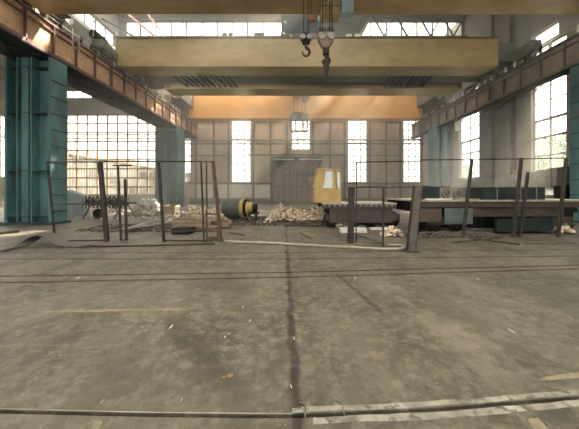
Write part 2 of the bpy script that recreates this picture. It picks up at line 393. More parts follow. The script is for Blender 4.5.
# roof, stepped: glazed riser at Y=25
sky = [(-6, 7, -10.0, 2.5), (-6, 8, 6.5, 9.5), (-5.6, -1.8, 14.2, 17.6), (1.0, 5.5, 18.5, 22.5), (-14, -7, 15, 23.5)]  # unseen skylights, placed and sized to let in sun and sky light
b = MB(); cuts = sorted({-12, 25} | {s[2] for s in sky} | {s[3] for s in sky})
for a, c in zip(cuts, cuts[1:]):
    hs = sorted(s for s in sky if s[2] < (a + c) / 2 < s[3]); x = -16.3
    for s in hs: b.box(x, s[0], a, c, 18, 18.2); x = s[1]
    b.box(x, 16.4, a, c, 18, 18.2)
st(b.build('ceiling', 'roof'))
for s in sky: window('z', 18.02, s[0], s[1], s[2], s[3], 5, 4, 'frame', glass='glass' if s[2] in (14.2, 18.5) else 'skyglass')
low = [(-14.5, -1.5, 25.8, 32.4), (0, 8, 25.6, 32.4), (9, 15, 25.8, 32.4)]  # roof glazing out of view, added to light the far end
b = MB(); b.box(-16.3, 16.4, 25, 25.6, 15.3, 15.5).box(-16.3, 16.4, 32.4, 33.4, 15.3, 15.5)
for a, c in ((-16.3, -14.5), (-1.5, 0), (8, 9), (15, 16.4)): b.box(a, c, 25.6, 32.4, 15.3, 15.5)
st(b.build('ceiling_low', 'roof'))
for h in low: window('z', 15.32, h[0], h[1], 25.6, 32.4, 6, 6, 'frame', glass='glass' if h[0] == 0 else 'skyglass')
wall('wall_riser', 'y', 25, .25, -16.3, 16.4, 15.3, 18, [(-15.5, 15.9, 15.55, 17.4)], 'roof')
window('y', 25.05, -15.5, 15.9, 15.55, 17.4, 22, 1, 'trim', bw=.12, glass='farglass')

# far wall framing: pilasters, rails, cream dado
tn = 0
for px in (196, 214, 228.5, 253.5, 270.5, 287, 313, 330, 344.5, 369.5, 386, 400):
    tn += 1; x = PX(px, 33); z1 = 15.3
    z0 = 0 if not (270 < px < 320) else 6.0
    st(box(x - .11, x + .11, YF - .14, YF, z0, z1).build('trim_%d' % tn, 'trim'))
def hrail(py, h, segs, m='trim', d=.1):
    global tn
    for a, c in segs:
        tn += 1; z = PZ(py, 33); st(box(PX(a, 33), PX(c, 33), YF - d, YF, z - h / 2, z + h / 2).build('trim_%d' % tn, m))
hrail(122, .1, [(186, 230), (252, 290), (311, 346), (368, 402)])
hrail(155.5, .14, [(190, 230), (252, 272), (318, 346), (368, 402)])
hrail(183.5, .22, [(190, 272), (318, 402)], d=.16)
hrail(199, .16, [(190, 272), (318, 402)], d=.16)
for a, c in ((196.8, 213.3), (214.8, 231), (231.8, 252.5), (254.3, 269.8)):
    tn += 1; st(box(PX(a, 33), PX(c, 33), YF - .09, YF, PZ(198, 33), PZ(184.5, 33)).build('trim_%d' % tn, 'cream'))
tn += 1; st(box(PX(190, 33), PX(271, 33), YF - .06, YF, 0, PZ(200, 33)).build('trim_%d' % tn, 'trim'))
tn += 1; st(box(PX(320, 33), PX(402, 33), YF - .06, YF, 0, PZ(200, 33)).build('trim_%d' % tn, 'trim'))
# lattice service beam with pipes across the far wall
t = thing('lattice_beam', 'blue grey lattice beam running along the far wall through the windows', 'beam', (0, 32.3, 7.2))
for z in (PZ(139.5, 32.3), PZ(144, 32.3)):
    MB().bar((-15.8, 32.3, z), (15.8, 32.3, z), .12).build('chord', 'dsteel', t)
b = MB()
for i in range(32): b.bar((-15.8 + i * .99, 32.3, PZ(139.5 if i % 2 else 144, 32.3)), (-15.8 + (i + 1) * .99, 32.3, PZ(144 if i % 2 else 139.5, 32.3)), .06)
b.build('lattice_bracing', 'dsteel', t)
for x in (-9.5, -2.2, 3.8, 11): MB().bar((x, 32.3, PZ(142, 32.3)), (x, 33.0, PZ(142, 32.3)), .1).build('bracket', 'dsteel', t)
tag(MB().tube([(-15.8, 32.14, PZ(139.9, 32.14)), (15.8, 32.14, PZ(139.9, 32.14))], .1, 10).build('service_pipe', 'steel', smooth=True), 'dull steel pipe running along the front of the far lattice beam', 'pipe')
t = thing('lattice_beam', 'thin lattice beam across the tall left aisle glazing', 'beam', (-23, 32.5, 8))
for z in (PZ(134.5, 32.5), PZ(138.5, 32.5)): MB().bar((-29.9, 32.5, z), (-16.5, 32.5, z), .1).build('chord', 'dsteel', t)
b = MB()
for i in range(14): b.bar((-29.9 + i * .96, 32.5, PZ(134.5 if i % 2 else 138.5, 32.5)), (-29.9 + (i + 1) * .96, 32.5, PZ(138.5 if i % 2 else 134.5, 32.5)), .05)
b.build('lattice_bracing', 'dsteel', t)
for z in (PZ(134.5, 32.5),):
    for x in (-29.5, -16.6): MB().bar((x, 32.5, z), (x, 33, z), .1).build('bracket', 'dsteel', t)
# hanging angled brace bars before aisle glazing
for (a, c, lab) in (((66, 140), (158, 163), 'long thin slanting bar before the left aisle glazing'),):
    tag(MB().bar((PX(a[0], 32.9), 32.9, PZ(a[1], 32.9)), (PX(c[0], 32.9), 32.9, PZ(c[1], 32.9)), .1).build('brace_bar', 'steel'), lab, 'bar')

# far door
o = MB(); x0, x1, z1 = PX(273, 33), PX(318, 33), PZ(163, 33)
door = st(box(x0, x1, YF - .12, YF - .02, 0, z1).build('door_1', 'far_wall'))
xm = (x0 + x1) / 2
for a, c in ((x0 + .05, xm - .04), (xm + .04, x1 - .05)):
    lf = box(a, c, YF - .22, YF - .12, .05, z1 - .05).build('door_leaf', 'doorc', door)
    b = MB()
    for z in (.15, z1 * .42, z1 * .7, z1 - .15): b.box(a, c, YF - .28, YF - .22, z - .07, z + .07)
    for x in (a + .07, c - .07, (a + c) / 2): b.box(x - .06, x + .06, YF - .28, YF - .22, .1, z1 - .1)
    b.bar((a + .1, YF - .25, z1 * .7), (c - .1, YF - .25, z1 - .2) if a < xm - 1 else (c - .1, YF - .25, z1 * .42), .1)
    b.build('door_bracing', 'trim', lf)
for x in (x0 - .3, x1): box(x, x + .3, YF - .3, YF, 0, PZ(157, 33)).build('door_post', 'dsteel', door)
box(x0 - .3, x1 + .5, YF - .35, YF, PZ(163, 33), PZ(157, 33)).build('door_header', 'dsteel', door)
box(PX(274, 32.6), PX(294, 32.6), YF - .45, YF - .35, PZ(160, 32.6), PZ(158.6, 32.6)).build('light_strip', 'white', door)
box(PX(299, 32.6), PX(322, 32.6), YF - .45, YF - .35, PZ(160, 32.6), PZ(158.6, 32.6)).build('light_strip', 'white', door)
tag(box(PX(246, 32), PX(346, 32), 32.0, 32.15, PZ(155.5, 32), PZ(154.2, 32)).build('door_track', 'dsteel'), 'thin dark track bar above the far double door', 'track')
bpy.data.objects['door_track']['kind'] = 'structure'

# ---------------------------------------------------------------- steel columns
def column(X0, X1, Y0, Y1, ztop, inner, label, tone='teal'):
    t = thing('steel_column', label, 'column', ((X0 + X1) / 2, (Y0 + Y1) / 2, 0), 'crane runway columns')
    w = .14
    for y in (Y0, Y1 - .05):                                     # front and back batten faces
        pass
    fi, fo = (X1, X0) if inner > 0 else (X0, X1)                 # inner flange faces the hall
    s = -inner
    box(min(fi, fi + s * .12), max(fi, fi + s * .12), Y0, Y1, .0, ztop).build('flange', tone, t, bevel=.01)
    box(min(fo, fo - s * .12), max(fo, fo - s * .12), Y0, Y1, .0, ztop).build('flange', tone, t, bevel=.01)
    box(X0 + .12, X1 - .12, (Y0 + Y1) / 2 - .03, (Y0 + Y1) / 2 + .03, .0, ztop).build('web', tone, t)
    xm = X0 + (X1 - X0) * (.42 if inner > 0 else .58)
    box(xm - .17, xm + .17, Y0 + .06, Y0 + .14, .12, ztop).build('cover_plate', tone, t, bevel=.01)
    box(xm + .3, xm + .36, Y0 + .02, Y0 + .5, .12, ztop).build('rib_plate', tone, t)
    box(xm - .36, xm - .3, Y0 + .02, Y0 + .5, .12, ztop).build('rib_plate', tone, t)
    box(X0 + .1, X1 - .1, Y0 + .42, Y0 + .48, .12, ztop).build('web_plate', tone, t)
    for z in (.35, 2.55, 5.3, ztop - .5):
        box(X0 + .1, X1 - .1, Y0 + .03, Y1 - .02, z, z + .05).build('stiffener', 'teal_d', t)
    ri = fi + s * -.0
    for z in [.6 + k * .78 for k in range(int(ztop / .78) - 1)]:
        box(min(fi, fi - s * .035), max(fi, fi - s * .035), Y0 + .02, Y1 - .02, z, z + .045).build('rung', 'teal_d', t)
    box(X0 - .1, X1 + .1, Y0 - .12, Y1 + .12, 0, .12).build('base_plate', 'teal_d', t)
    return t
zt = 7.95
column(-13.6, -11.4, 12.75, 13.7, zt, 1, 'big chipped teal steel column standing nearest on the left')
column(-13.6, -11.4, 26.8, 28.6, zt, 1, 'teal steel column at the far end of the left crane runway')
column(14.4, 15.95, 12.75, 14.0, zt, -1, 'teal steel column at the right edge, nearest on the right')
column(14.4, 15.95, 26.8, 28.6, zt, -1, 'teal steel column at the far end of the right crane runway')

# ---------------------------------------------------------------- crane runways
def runway(X, s, label, cm, dm, Y0=3.0, Y1=32.8, wb=2.1):
    """s=+1: girder body extends to +x (right side), s=-1 to -x"""
    zb, ztp = 7.95, 9.6
    t = thing('runway_girder', label, 'girder', (X + s * .7, (Y0 + Y1) / 2, zb), 'crane runway girders')
    def bx(a, c, *r): return box(min(X + s * a, X + s * c), max(X + s * a, X + s * c), *r)
    bx(.12, .16, Y0, Y1, zb + .1, ztp - .1).build('web', cm, t)
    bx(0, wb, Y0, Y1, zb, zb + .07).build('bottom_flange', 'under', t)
    bx(0, .16, Y0, Y1, zb + .07, zb + .24).build('edge_angle', dm, t)
    bx(0, min(wb * 1.8, 1.5 if s > 0 else 2.0), Y0, Y1, ztp - .1, ztp).build('top_flange', dm, t)
    bx(.02, .14, Y0, Y1, ztp - .42, ztp - .34).build('edge_angle', dm, t)
    k = 0; y = Y0 + .35
    while y < Y1:
        w = .16 if (k % 7 == 3) else .06
        bx(-.0, .13, y, y + w, zb + .1, ztp - .1).build('stiffener', dm, t); y += 1.37; k += 1
    bx(.32, .42, Y0, Y1, ztp, ztp + .14).build('rail', 'steel', t)
    for i in range(12):                                                # lattice under the walkway
        a = Y0 + (Y1 - Y0) * i / 12; c = Y0 + (Y1 - Y0) * (i + 1) / 12
        b = MB(); b.bar((X + s * .2, a, zb - .02), (X + s * min(2.0, wb * 1.5 + .5), c, zb - .02), .05, .04); b.bar((X + s * min(2.0, wb * 1.5 + .5), a, zb - .02), (X + s * .2, c, zb - .02), .05, .04)
        b.build('cross_brace', 'dsteel', t)
    return t
runway(-11.4, -1, 'peach brown crane runway girder along the left side with walkway', 'girder', 'girder_d')
runway(14.4, 1, 'dull brown crane runway girder along the right side', 'girder_r', 'crane_d', wb=.6)
# handrails on both walkways
for X, lab in ((-12.9, 'thin steel handrail on the left runway walkway'), ):
    t = thing('handrail', lab, 'railing', (X, 18, 9.6))
    for z in (10.1, 10.6): MB().tube([(X, 4, z), (X, 32.5, z)], .025, 6).build('rail', 'steel', t)
    for i in range(16):
        MB().tube([(X, 4 + i * 1.9, 9.6), (X, 4 + i * 1.9, 10.6)], .025, 6).build('post', 'steel', t)
for X, s_, y1, lab in ((-11.5, -1, 32, 'conductor line with small insulators along the top of left runway girder'), (14.5, 1, 32, 'conductor line with small insulators along the top of right runway girder')):
    t = thing('conductor_line', lab, 'power line', (X, 18, 9.6))
    MB().tube([(X, 4, 9.86), (X, y1, 9.86)], .03, 6).build('conductor', 'bright', t)
    y = 9.6
    while y < y1:
        if not (13.9 < y < 14.6): MB().box(X - .04, X + .04, y, y + .12, 9.6, 9.9 + random.uniform(0, .12)).build('insulator', random.choice(['white', 'dsteel', 'bright']), t)
        y += random.uniform(.45, .8)
t = thing('access_ladder', 'small pale ladder on the inner side of left runway girder', 'ladder', (-11.3, 14, 9.0))
for y in (13.9, 14.35): MB().tube([(-11.3, y, 8.95), (-11.3, y, 9.95)], .025, 6).build('side_rail', 'bright', t)
for z in (9.05, 9.4, 9.75): MB().tube([(-11.3, 13.9, z), (-11.3, 14.35, z)], .02, 6).build('rung', 'bright', t)
for z in (9.1, 9.5): MB().tube([(-11.4, 14.1, z), (-11.3, 14.1, z)], .02, 6).build('bracket', 'bright', t)

# ---------------------------------------------------------------- overhead cranes
def end_carriage(t, X, Y0, Y1):
    c = box(X - .3, X + .3, Y0, Y1, 10.0, 10.75).build('end_carriage', 'crane_d', t, bevel=.02)
    for y in (Y0 + .5, Y0 + 1.3, Y1 - 1.3, Y1 - .5):
        MB().tube([(X - .14, y, 10.06), (X + .14, y, 10.06)], .32, 18).build('wheel', 'steel', c)
        box(X - .22, X + .22, y - .18, y + .18, 10.06, 10.4).build('axle_box', 'black', c)
XL, XR = -11.78, 14.8
# crane one: only its far girder and hooks come into view
def crane1():
    t = thing('overhead_crane', 'nearest overhead bridge crane, brown girder along the top of the view, two hooks', 'crane', (1.5, 10, 9.75), 'overhead bridge cranes')
    for y0, y1 in ((7.3, 8.5), (11.05, 12.2)):
        g = box(-11.2, 14.2, y0, y1, 9.6, 11.6).build('girder', 'crane', t, bevel=.02)
        box(-11.2, 14.2, y0 - .08, y1 + .0, 9.58, 9.6).build('flange', 'crane', g)
        box(-11.2, 14.2, y0 - .08, y1 + .08, 11.6, 11.64).build('flange', 'crane', g)
    for X in (XL, XR): end_carriage(t, X, 6.6, 13.6)
    # gear on the left end: motor, drive housing, small ladder, wheel guard
    MB().tube([(-11.5, 12.7, 11.1), (-11.5, 13.5, 11.1)], .28, 16).build('drive_motor', 'black', t)
    MB().tube([(-11.3, 13.55, 10.3), (-11.2, 13.55, 10.3)], .3, 18).build('gear_wheel', 'bright', t)
    b = MB()
    for z in (10.3, 10.55, 10.8): b.bar((-11.0, 12.6, z + .6), (-10.9, 13.5, z), .05)
    b.build('guard_bars', 'yellow', t)
    box(-10.9, -10.3, 12.25, 12.7, 9.7, 10.2).build('junction_box', 'crane_d', t)
    b = MB(); b.tube([(-10.9, 12.4, 12.3), (-10.9, 13.4, 12.3)], .03, 6)
    for y in (12.4, 13.4): b.tube([(-10.9, y, 10.7), (-10.9, y, 12.3)], .03, 6)
    b.build('railing', 'yellow', t)
    # trolley bridging the girders
    tr = box(-.6, 3.2, 7.6, 12.0, 11.66, 11.95).build('trolley', 'crane_d', t, bevel=.02)
    box(0, 2.4, 8.6, 11, 11.95, 12.7).build('hoist_housing', 'blue', tr, bevel=.03)
    # machine housing between the girders, low enough to show under the beam
    Y = 10.4
    cb = box(PX(322, Y), PX(340.5, Y), 10.4, 10.95, PZ(14, Y), 11.66).build('hoist_box', 'crane', t, bevel=.02)
    for a in (326, 338): MB().bar((PX(a, Y), Y - .01, PZ(14, Y)), (PX(a, Y), Y - .01, 10), .03).build('seam', 'crane_d', cb)
    box(PX(322, Y), PX(340.5, Y), Y - .02, Y, PZ(6.3, Y), PZ(5.2, Y)).build('seam', 'crane_d', cb)
    # white letter A with a bar under it
    b = MB(); zA, zB = PZ(3.2, Y), PZ(-1.5, Y); xa = PX(329.8, Y)
    b.bar((xa - .075, Y - .02, zA), (xa, Y - .02, zB), .025, .012, (0, 1, 0)); b.bar((xa + .075, Y - .02, zA), (xa, Y - .02, zB), .025, .012, (0, 1, 0))
    b.bar((xa - .045, Y - .02, zA + .06), (xa + .045, Y - .02, zA + .06), .012, .022); b.bar((xa - .09, Y - .02, zA - .06), (xa + .09, Y - .02, zA - .06), .012, .03)
    b.build('letter_mark', 'white', cb)
    box(PX(341.5, Y), PX(354, Y), Y, Y + .3, PZ(12.5, Y), PZ(-4, Y)).build('lamp_box', 'panelblue', t, bevel=.02)
    MB().bar((PX(347, Y), Y + .15, PZ(-4, Y)), (PX(347, Y), Y + .15, 11.7), .06).build('lamp_bracket', 'crane_d', t)
    # hook one (smaller)
    Y = 10.2; x = PX(306, Y)
    for dx in (-.09, .09): MB().tube([(x + dx, Y, PZ(35, Y)), (x + dx, Y, 11.9)], .022, 6).build('rope', 'dsteel', t)
    hb = MB().prism([(x - .17, PZ(34, Y)), (x + .17, PZ(34, Y)), (x + .13, PZ(44, Y)), (x - .13, PZ(44, Y))], 'y', Y - .1, Y + .1).build('hook_block', 'black', t, bevel=.02)
    for sx in (-.12, .12): MB().tube([(x + sx, Y - .14, PZ(38, Y)), (x + sx, Y + .14, PZ(38, Y))], .1, 14).build('sheave', 'steel', hb)
    hook(hb, x, Y, PZ(43, Y), .15, .06)
    box(PX(308, Y), PX(315, Y), Y - .05, Y + .1, PZ(20.5, Y), PZ(15, Y)).build('limit_plate', 'red', t)
    MB().bar((PX(311, Y), Y, PZ(15, Y)), (PX(311, Y), Y, 11.7), .03).build('limit_rod', 'dsteel', t)
    # hook two (larger, pinkish block)
    x = PX(326, Y)
    for dx in (-.22, -.14, .14, .22): MB().tube([(x + dx, Y, PZ(34, Y)), (x + dx, Y, 11.9)], .02, 6).build('rope', 'dsteel', t)
    hb = MB().prism([(x - .31, PZ(33, Y)), (x + .31, PZ(33, Y)), (x + .28, PZ(41, Y)), (x + .1, PZ(49, Y)), (x - .12, PZ(49, Y)), (x - .3, PZ(41, Y))], 'y', Y - .13, Y + .13).build('hook_block', 'blockred', t, bevel=.03)
    for sx in (-.17, .17): MB().tube([(x + sx, Y - .17, PZ(38, Y)), (x + sx, Y + .17, PZ(38, Y))], .13, 16).build('sheave', 'steel', hb)
    MB().tube([(x, Y, PZ(48, Y)), (x, Y, PZ(55, Y))], .12, 12).build('swivel', 'dsteel', hb)
    hook(hb, x, Y, PZ(52, Y), .15, .06)
    MB().tube([(x, Y, PZ(60, Y)), (x + .01, Y, PZ(70, Y)), (x + .02, Y, PZ(82, Y))], [.13, .09, .025], 8).build('chain_sling', 'dsteel', hb)
    return t
def hook(parent, x, Y, ztop, R, r):
    pts = [(x, Y, ztop), (x, Y, ztop - R * 1.2)]
    for k in range(11):
        a = math.radians(80 - k * 27); pts.append((x + R * math.cos(a) * .9, Y, ztop - R * 2.3 + R * math.sin(a)))
    rr = [r * .8, r] + [r * (1.1 - .07 * k) for k in range(11)]
    MB().tube(pts, rr, 8).build('hook', 'dsteel', parent, smooth=True)
crane1()
def crane2():
    t = thing('overhead_crane', 'middle overhead crane with faded olive yellow girder, bright lower flange, trolley on top', 'crane', (1.5, 20, 9.75), 'overhead bridge cranes')
    g = box(-11.3, 13.3, 17.4, 18.7, 9.65, 11.45).build('girder', 'crane', t, bevel=.02)
    box(-11.35, 13.35, 17.33, 18.76, 11.45, 11.5).build('flange', 'crane_d', g)
    box(-10.6, 13.0, 17.33, 18.76, 9.6, 9.65).build('flange', 'crane', g)
    g = box(-9.9, 13.2, 20.95, 22.3, 9.6, 11.45).build('girder', 'crane_d', t, bevel=.02)
    box(-9.9, 13.2, 20.9, 22.45, 9.52, 9.6).build('flange', 'flange', g)
    box(-9.4, 12.8, 20.93, 20.95, 9.6, 9.8).build('flange', 'crane', g)
    for X in (XL, XR): end_carriage(t, X, 16.3, 23.6)
    for X in (-11.4, 14.2): box(X, X + .3 if X > 0 else X + 1.6, 20.9, 22.3, 10.0, 11.2).build('girder_end', 'crane_d', t)
    box(13.3, 14.5, 17.5, 18.6, 10.0, 11.2).build('girder_end', 'crane_d', t)
    # dark slanted slats under the walkway at both ends
    wk = box(-10.6, 13.6, 18.76, 20.2, 9.72, 9.78).build('walkway', 'crane_d', t)
    for x0, n in ((-8.4, 10), (6.8, 8)):
        for i in range(n):
            x = x0 + i * .42
            MB().add([(x, 18.8, 9.6), (x + .13, 18.8, 9.6), (x + .43, 20.85, 9.6), (x + .3, 20.85, 9.6), (x, 18.8, 9.72), (x + .13, 18.8, 9.72), (x + .43, 20.85, 9.72), (x + .3, 20.85, 9.72)],
                     [(0, 3, 2, 1), (4, 5, 6, 7), (0, 1, 5, 4), (1, 2, 6, 5), (2, 3, 7, 6), (3, 0, 4, 7)]).build('walkway_slat', 'blue', wk)
    # trolley
    tr = box(-.75, 4.4, 17.5, 22.2, 11.55, 11.85).build('trolley', 'crane_d', t, bevel=.02)
    box(PX(281, 17.6), PX(306, 17.6), 17.6, 19.5, 11.85, PZ(14, 17.6) + .6).build('motor_house', 'blue', tr, bevel=.04)
    box(PX(305, 17.7), PX(318, 17.7), 17.7, 19.5, 11.85, PZ(16, 17.6) + .5).build('winch_frame', 'blue', tr, bevel=.04)
    box(PX(317, 17.7), PX(337, 17.7), 18.9, 19.3, 11.85, 13.5).build('drum_frame', 'crane_d', tr)
    MB().tube([(PX(318, 18), 18.4, 12.3), (PX(336, 18), 18.4, 12.3)], .42, 20).build('rope_drum', 'dsteel', tr)
    MB().prism([(PX(334, 17.7), 11.85), (PX(358, 17.7), 11.85), (PX(366, 17.7), 12.6), (PX(372, 17.7), 13.1), (PX(334, 17.7), 13.4)], 'y', 17.7, 19.4).build('gear_case', 'crane_d', tr, bevel=.03)
    for px, py in ((284, 33), (291, 35.5), (285, 22)):
        MB().tube([(PX(px, 17.45), 17.45, PZ(py, 17.45)), (PX(px, 17.45), 17.6, PZ(py, 17.45))], .07, 10).build('bolt_cap', 'bright', tr)
    for px in (349, 358): box(PX(px - 3, 17.3), PX(px + 3, 17.3), 17.3, 17.45, 11.5, 11.68).build('buffer_plate', 'white', tr)
    for a, c in ((222, 226.5), (228, 232.5), (254, 264)):
        box(PX(a, 17.5), PX(c, 17.5), 17.5, 17.8, 11.5, PZ(32.5, 17.5)).build('control_box', 'crane_d', t)
    # handrail over the left end carriage & little drive gear
    MB().tube([(-11.5, 15.6, 10.7), (-11.5, 16.5, 10.7)], .25, 14).build('drive_motor', 'black', t)
    MB().tube([(-11.3, 17.1, 10.2), (-11.15, 17.1, 10.2)], .25, 14).build('gear_wheel', 'steel', t)
    for y in (15.6, 19.5, 21.5): box(-11.6, -11.0, y, y + .5, 9.95, 10.4).build('drive_housing', 'crane_d', t, bevel=.02)
    b = MB(); b.tube([(-11.2, 15.2, 11.2), (-11.2, 17.2, 11.2)], .03, 6)
    for y in (15.2, 16.2, 17.2): b.tube([(-11.2, y, 10.3), (-11.2, y, 11.2)], .03, 6)
    b.build('railing', 'steel', t)
    # right end fixtures
    for y in (16.0, 19.7): MB().tube([(14.2, y, 10.3), (14.5, y, 10.3)], .22, 14).build('gear_wheel', 'steel', t)
    return t
crane2()
def crane3():
    t = thing('overhead_crane', 'farthest overhead crane, orange girder before the far wall, grab hanging', 'crane', (1.5, 29, 9.75), 'overhead bridge cranes')
    g = box(-11.2, 14.2, 29.3, 30.5, 9.55, 12.3).build('girder', 'orange', t, bevel=.02)
    box(-11.2, 14.2, 29.22, 30.58, 9.5, 9.55).build('flange', 'orange', g)
    box(-11.2, 14.2, 29.22, 30.58, 12.3, 12.35).build('flange', 'orange', g)
    g2 = box(-11.2, 14.2, 26.2, 27.0, 12.0, 12.6).build('girder', 'orange', t)
    for X in (XL, XR): end_carriage(t, X, 25.6, 31.2)
    for X in (-11.3, 13.6): box(X, X + .6, 26.2, 29.3, 10.6, 12.5).build('end_tie', 'crane_d', t)
    tr = box(-.6, 2.6, 26.1, 30.4, 12.62, 12.9).build('trolley', 'crane_d', t)
    Y = 27.6; x = PX(299, Y)
    for dx in (-.5, -.2, .3, .62): MB().tube([(x + dx, Y, PZ(113, Y)), (x + dx, Y, 12.8)], .025, 6).build('rope', 'dsteel', t)
    gb = MB().prism([(x - .95, PZ(121, Y)), (x + .95, PZ(121, Y)), (x + .8, PZ(115, Y)), (x + .3, PZ(113, Y)), (x - .45, PZ(112, Y)), (x - .9, PZ(115, Y))], 'y', Y - .25, Y + .25).build('grab_block', 'dsteel', t, bevel=.03)
    for sx in (-.55, .6): MB().tube([(x + sx, Y - .3, PZ(117, Y)), (x + sx, Y + .3, PZ(117, Y))], .33, 16).build('sheave', 'steel', gb)
    for sx in (-.8, -.35, .35, .8):
        MB().tube([(x + sx, Y, PZ(120, Y)), (x + sx * 1.15, Y, PZ(127, Y)), (x + sx * .9, Y, PZ(132, Y)), (x + sx * .6, Y, PZ(134, Y))], [.09, .08, .06, .03], 6).build('grab_arm', 'dsteel', gb)
    MB().bar((x - .9, Y, PZ(131.5, Y)), (x + .9, Y, PZ(131.5, Y)), .12).build('grab_crossbar', 'dsteel', gb)
    MB().tube([(x + .62, Y - .2, PZ(98, Y)), (x + .62, Y + .2, PZ(98, Y))], .38, 16).build('upper_sheave', 'steel', t)
    MB().bar((x + .62, Y, PZ(98, Y)), (x + .62, Y, 12.7), .1).build('sheave_hanger', 'dsteel', t)
    return t
crane3()

# ---------------------------------------------------------------- roof truss in front of the glazed riser
t = thing('roof_truss', 'steel roof truss with zigzag bracing before the high glazing strip', 'truss', (0, 24.5, 16))
for z in (15.6, 17.55): MB().bar((-15.9, 24.5, z), (15.9, 24.5, z), .14).build('chord', 'dsteel', t)
xs_ = [5.2 + i * 1.05 for i in range(11)]
b = MB()
for i, (a, c) in enumerate(zip(xs_, xs_[1:])):
    b.bar((a, 24.5, 15.65 if i % 2 else 17.55), (c, 24.5, 17.55 if i % 2 else 15.65), .12)
b.build('bracing', 'dsteel', t)
for x in (-13.8, -9.9, -8.0, -4.1, 0.1): MB().bar((x, 24.5, 15.6), (x, 24.5, 17.55), .08).build('upright', 'dsteel', t)
for (x0, z0, x1, z1, y0, y1, m, lab) in (
        (-14.6, 16.9, -11.6, 14.9, 21.5, 24.2, 'red', 'faded red slanting roof brace at upper left'),
        (-12.9, 17.4, -10.6, 14.6, 23.8, 23.9, 'red', 'second faded red slanting roof brace beside the first'),
        (-15.9, 16.0, -9.6, 12.6, 22.6, 22.8, 'teal_d', 'dark teal knee brace below the high left glazing')):
    tag(MB().bar((x0, y0, z0), (x1, y1, z1), .16).build('roof_brace', m), lab, 'brace')

# ---------------------------------------------------------------- pipe frames (left group)
def pole(px0, py0, px1, py1, Y, r): return MB().tube([(PX(px0, Y), Y, PZ(py0, Y)), (PX(px1, Y), Y, max(0.0, PZ(py1, Y)))], r, 8)
def bpole(px0, py0, px1, py1, Y, w): return MB().bar((PX(px0, Y), Y, PZ(py0, Y)), (PX(px1, Y), Y, max(0.0, PZ(py1, Y))), w, w)
def pframe(Y, posts, rails, label, m='dsteel', r=.025, name='pipe_frame'):
    xs = [PX(p[2], Y) for p in posts]
    t = thing(name, label, 'frame', (sum(xs) / len(xs), Y, 0), 'pipe frames standing on the floor')
    for p in posts: bpole(*p[:4], Y, (p[4] if len(p) > 4 else r * 2)).build('post', p[5] if len(p) > 5 else m, t)
    for q in rails: bpole(*q[:4], Y, (q[4] if len(q) > 4 else r * 1.6)).build('rail', m, t)
    return t
fa = pframe(8.6, [(47.5, 162, 55, 245), (100, 162, 107, 245, .11)], [(46, 162, 103, 162), (52, 204, 103, 204), (55, 241, 107, 240)], 'tall open pipe frame nearest the left column with cross rail')
Y = 8.6
fb = pframe(8.75, [(118, 165, 121, 245), (125, 179, 126.5, 245, .06)], [(113, 165.5, 132, 165.5), (119, 204, 126, 204), (121, 240, 126, 240)], 'narrow pipe frame right behind the tall left one')
fc = pframe(8.45, [(158.5, 162, 164, 245, .07), (201, 162, 204, 245, .045)], [(104, 161.5, 202, 161.5), (164, 240.5, 204, 240.5), (163, 232, 203, 230)], 'wide pipe frame with thin top rail reaching left')
fd = pframe(8.6, [(206.5, 162, 207, 245, .04, 'rust'), (213, 162, 221, 245, .09, 'rust'), (218.5, 200, 217.5, 245, .04, 'rust')], [(202, 161.5, 214, 161.5), (205, 214, 219, 214), (205, 231, 220, 231)], 'rusty narrow pipe frame with debris at its foot', m='rust')
def mound(name, px0, px1, py, h, n, size, mats, label, cat, dep=.3, kind='stuff', flat=.5, prof=None):
    Y = GY(py); x0, x1 = PX(px0, Y), PX(px1, Y); b = MB(); 
    for i in range(n):
        u = random.random(); v = random.uniform(0, 1); e = math.sin(math.pi * min(1, max(0, u))) ** .5 if prof is None else prof(u)
        z = h * e * math.sin(math.pi * min(.98, v * .9 + .08)) * random.uniform(.5, 1.0)
        b.shard((x0 + (x1 - x0) * u, Y + dep * v, max(size * .3, z)), size * random.uniform(.4, 1.2), flat)
    o = b.build(name, mats, at=((x0 + x1) / 2, Y + dep / 2, 0)); tag(o, label, cat, kind=kind); return o
mound('dirt_mound', 203, 222, 242, .16, 90, .05, 'rubble_d', 'small dark dirt mound at the foot of the rusty frame', 'debris', .3)

# right group
pframe(8.3, [(351.5, 187, 350.5, 243, .17)], [], 'short thick dark steel post left of the thin frame', name='steel_post')
pframe(8.4, [(356.5, 162, 356, 243, .035)], [(356, 162, 421, 161.5, .03), (356, 187, 383, 187, .03)], 'thin tall pipe frame with long top rail, right of thick post')
pframe(7.75, [(383.5, 187, 383, 247, .05)], [(356, 187.5, 450, 187, .03), (357, 235, 384, 245, .035)], 'thin pipe frame with waist rail left of the leaning post')
Yp = 7.1
t = thing('leaning_steel_post', 'thick grey steel channel post leaning right, standing alone at mid right', 'post', (PX(411, Yp), Yp, 0))
MB().bar((PX(411.5, Yp), Yp, 0), (PX(418.5, Yp), Yp, PZ(186, Yp)), .2, .03).build('web', 'greypost', t)
for s in (-.1, .1): MB().bar((PX(411.5, Yp) + s, Yp + .04, 0), (PX(418.5, Yp) + s, Yp + .04, PZ(186, Yp)), .02, .12).build('flange', 'dsteel', t)
MB().box(PX(411.5, Yp) - .18, PX(411.5, Yp) + .18, Yp - .12, Yp + .15, 0, .02).build('base_plate', 'dsteel', t)
pframe(9.35, [(472, 159, 463, 240, .08)], [(421, 160, 520, 159, .035)], 'leaning dark post with rail, nearest the pale blue wagon box')
pframe(9.35, [(521.5, 158, 513, 240, .08), (528, 172, 520, 240, .07)], [(520, 159, 566, 158, .035)], 'pair of leaning dark posts before the wagon middle')
pframe(9.35, [(566.5, 158, 558, 240, .08)], [(560, 225, 575, 225, .04)], 'leaning dark post at the wagon right end')

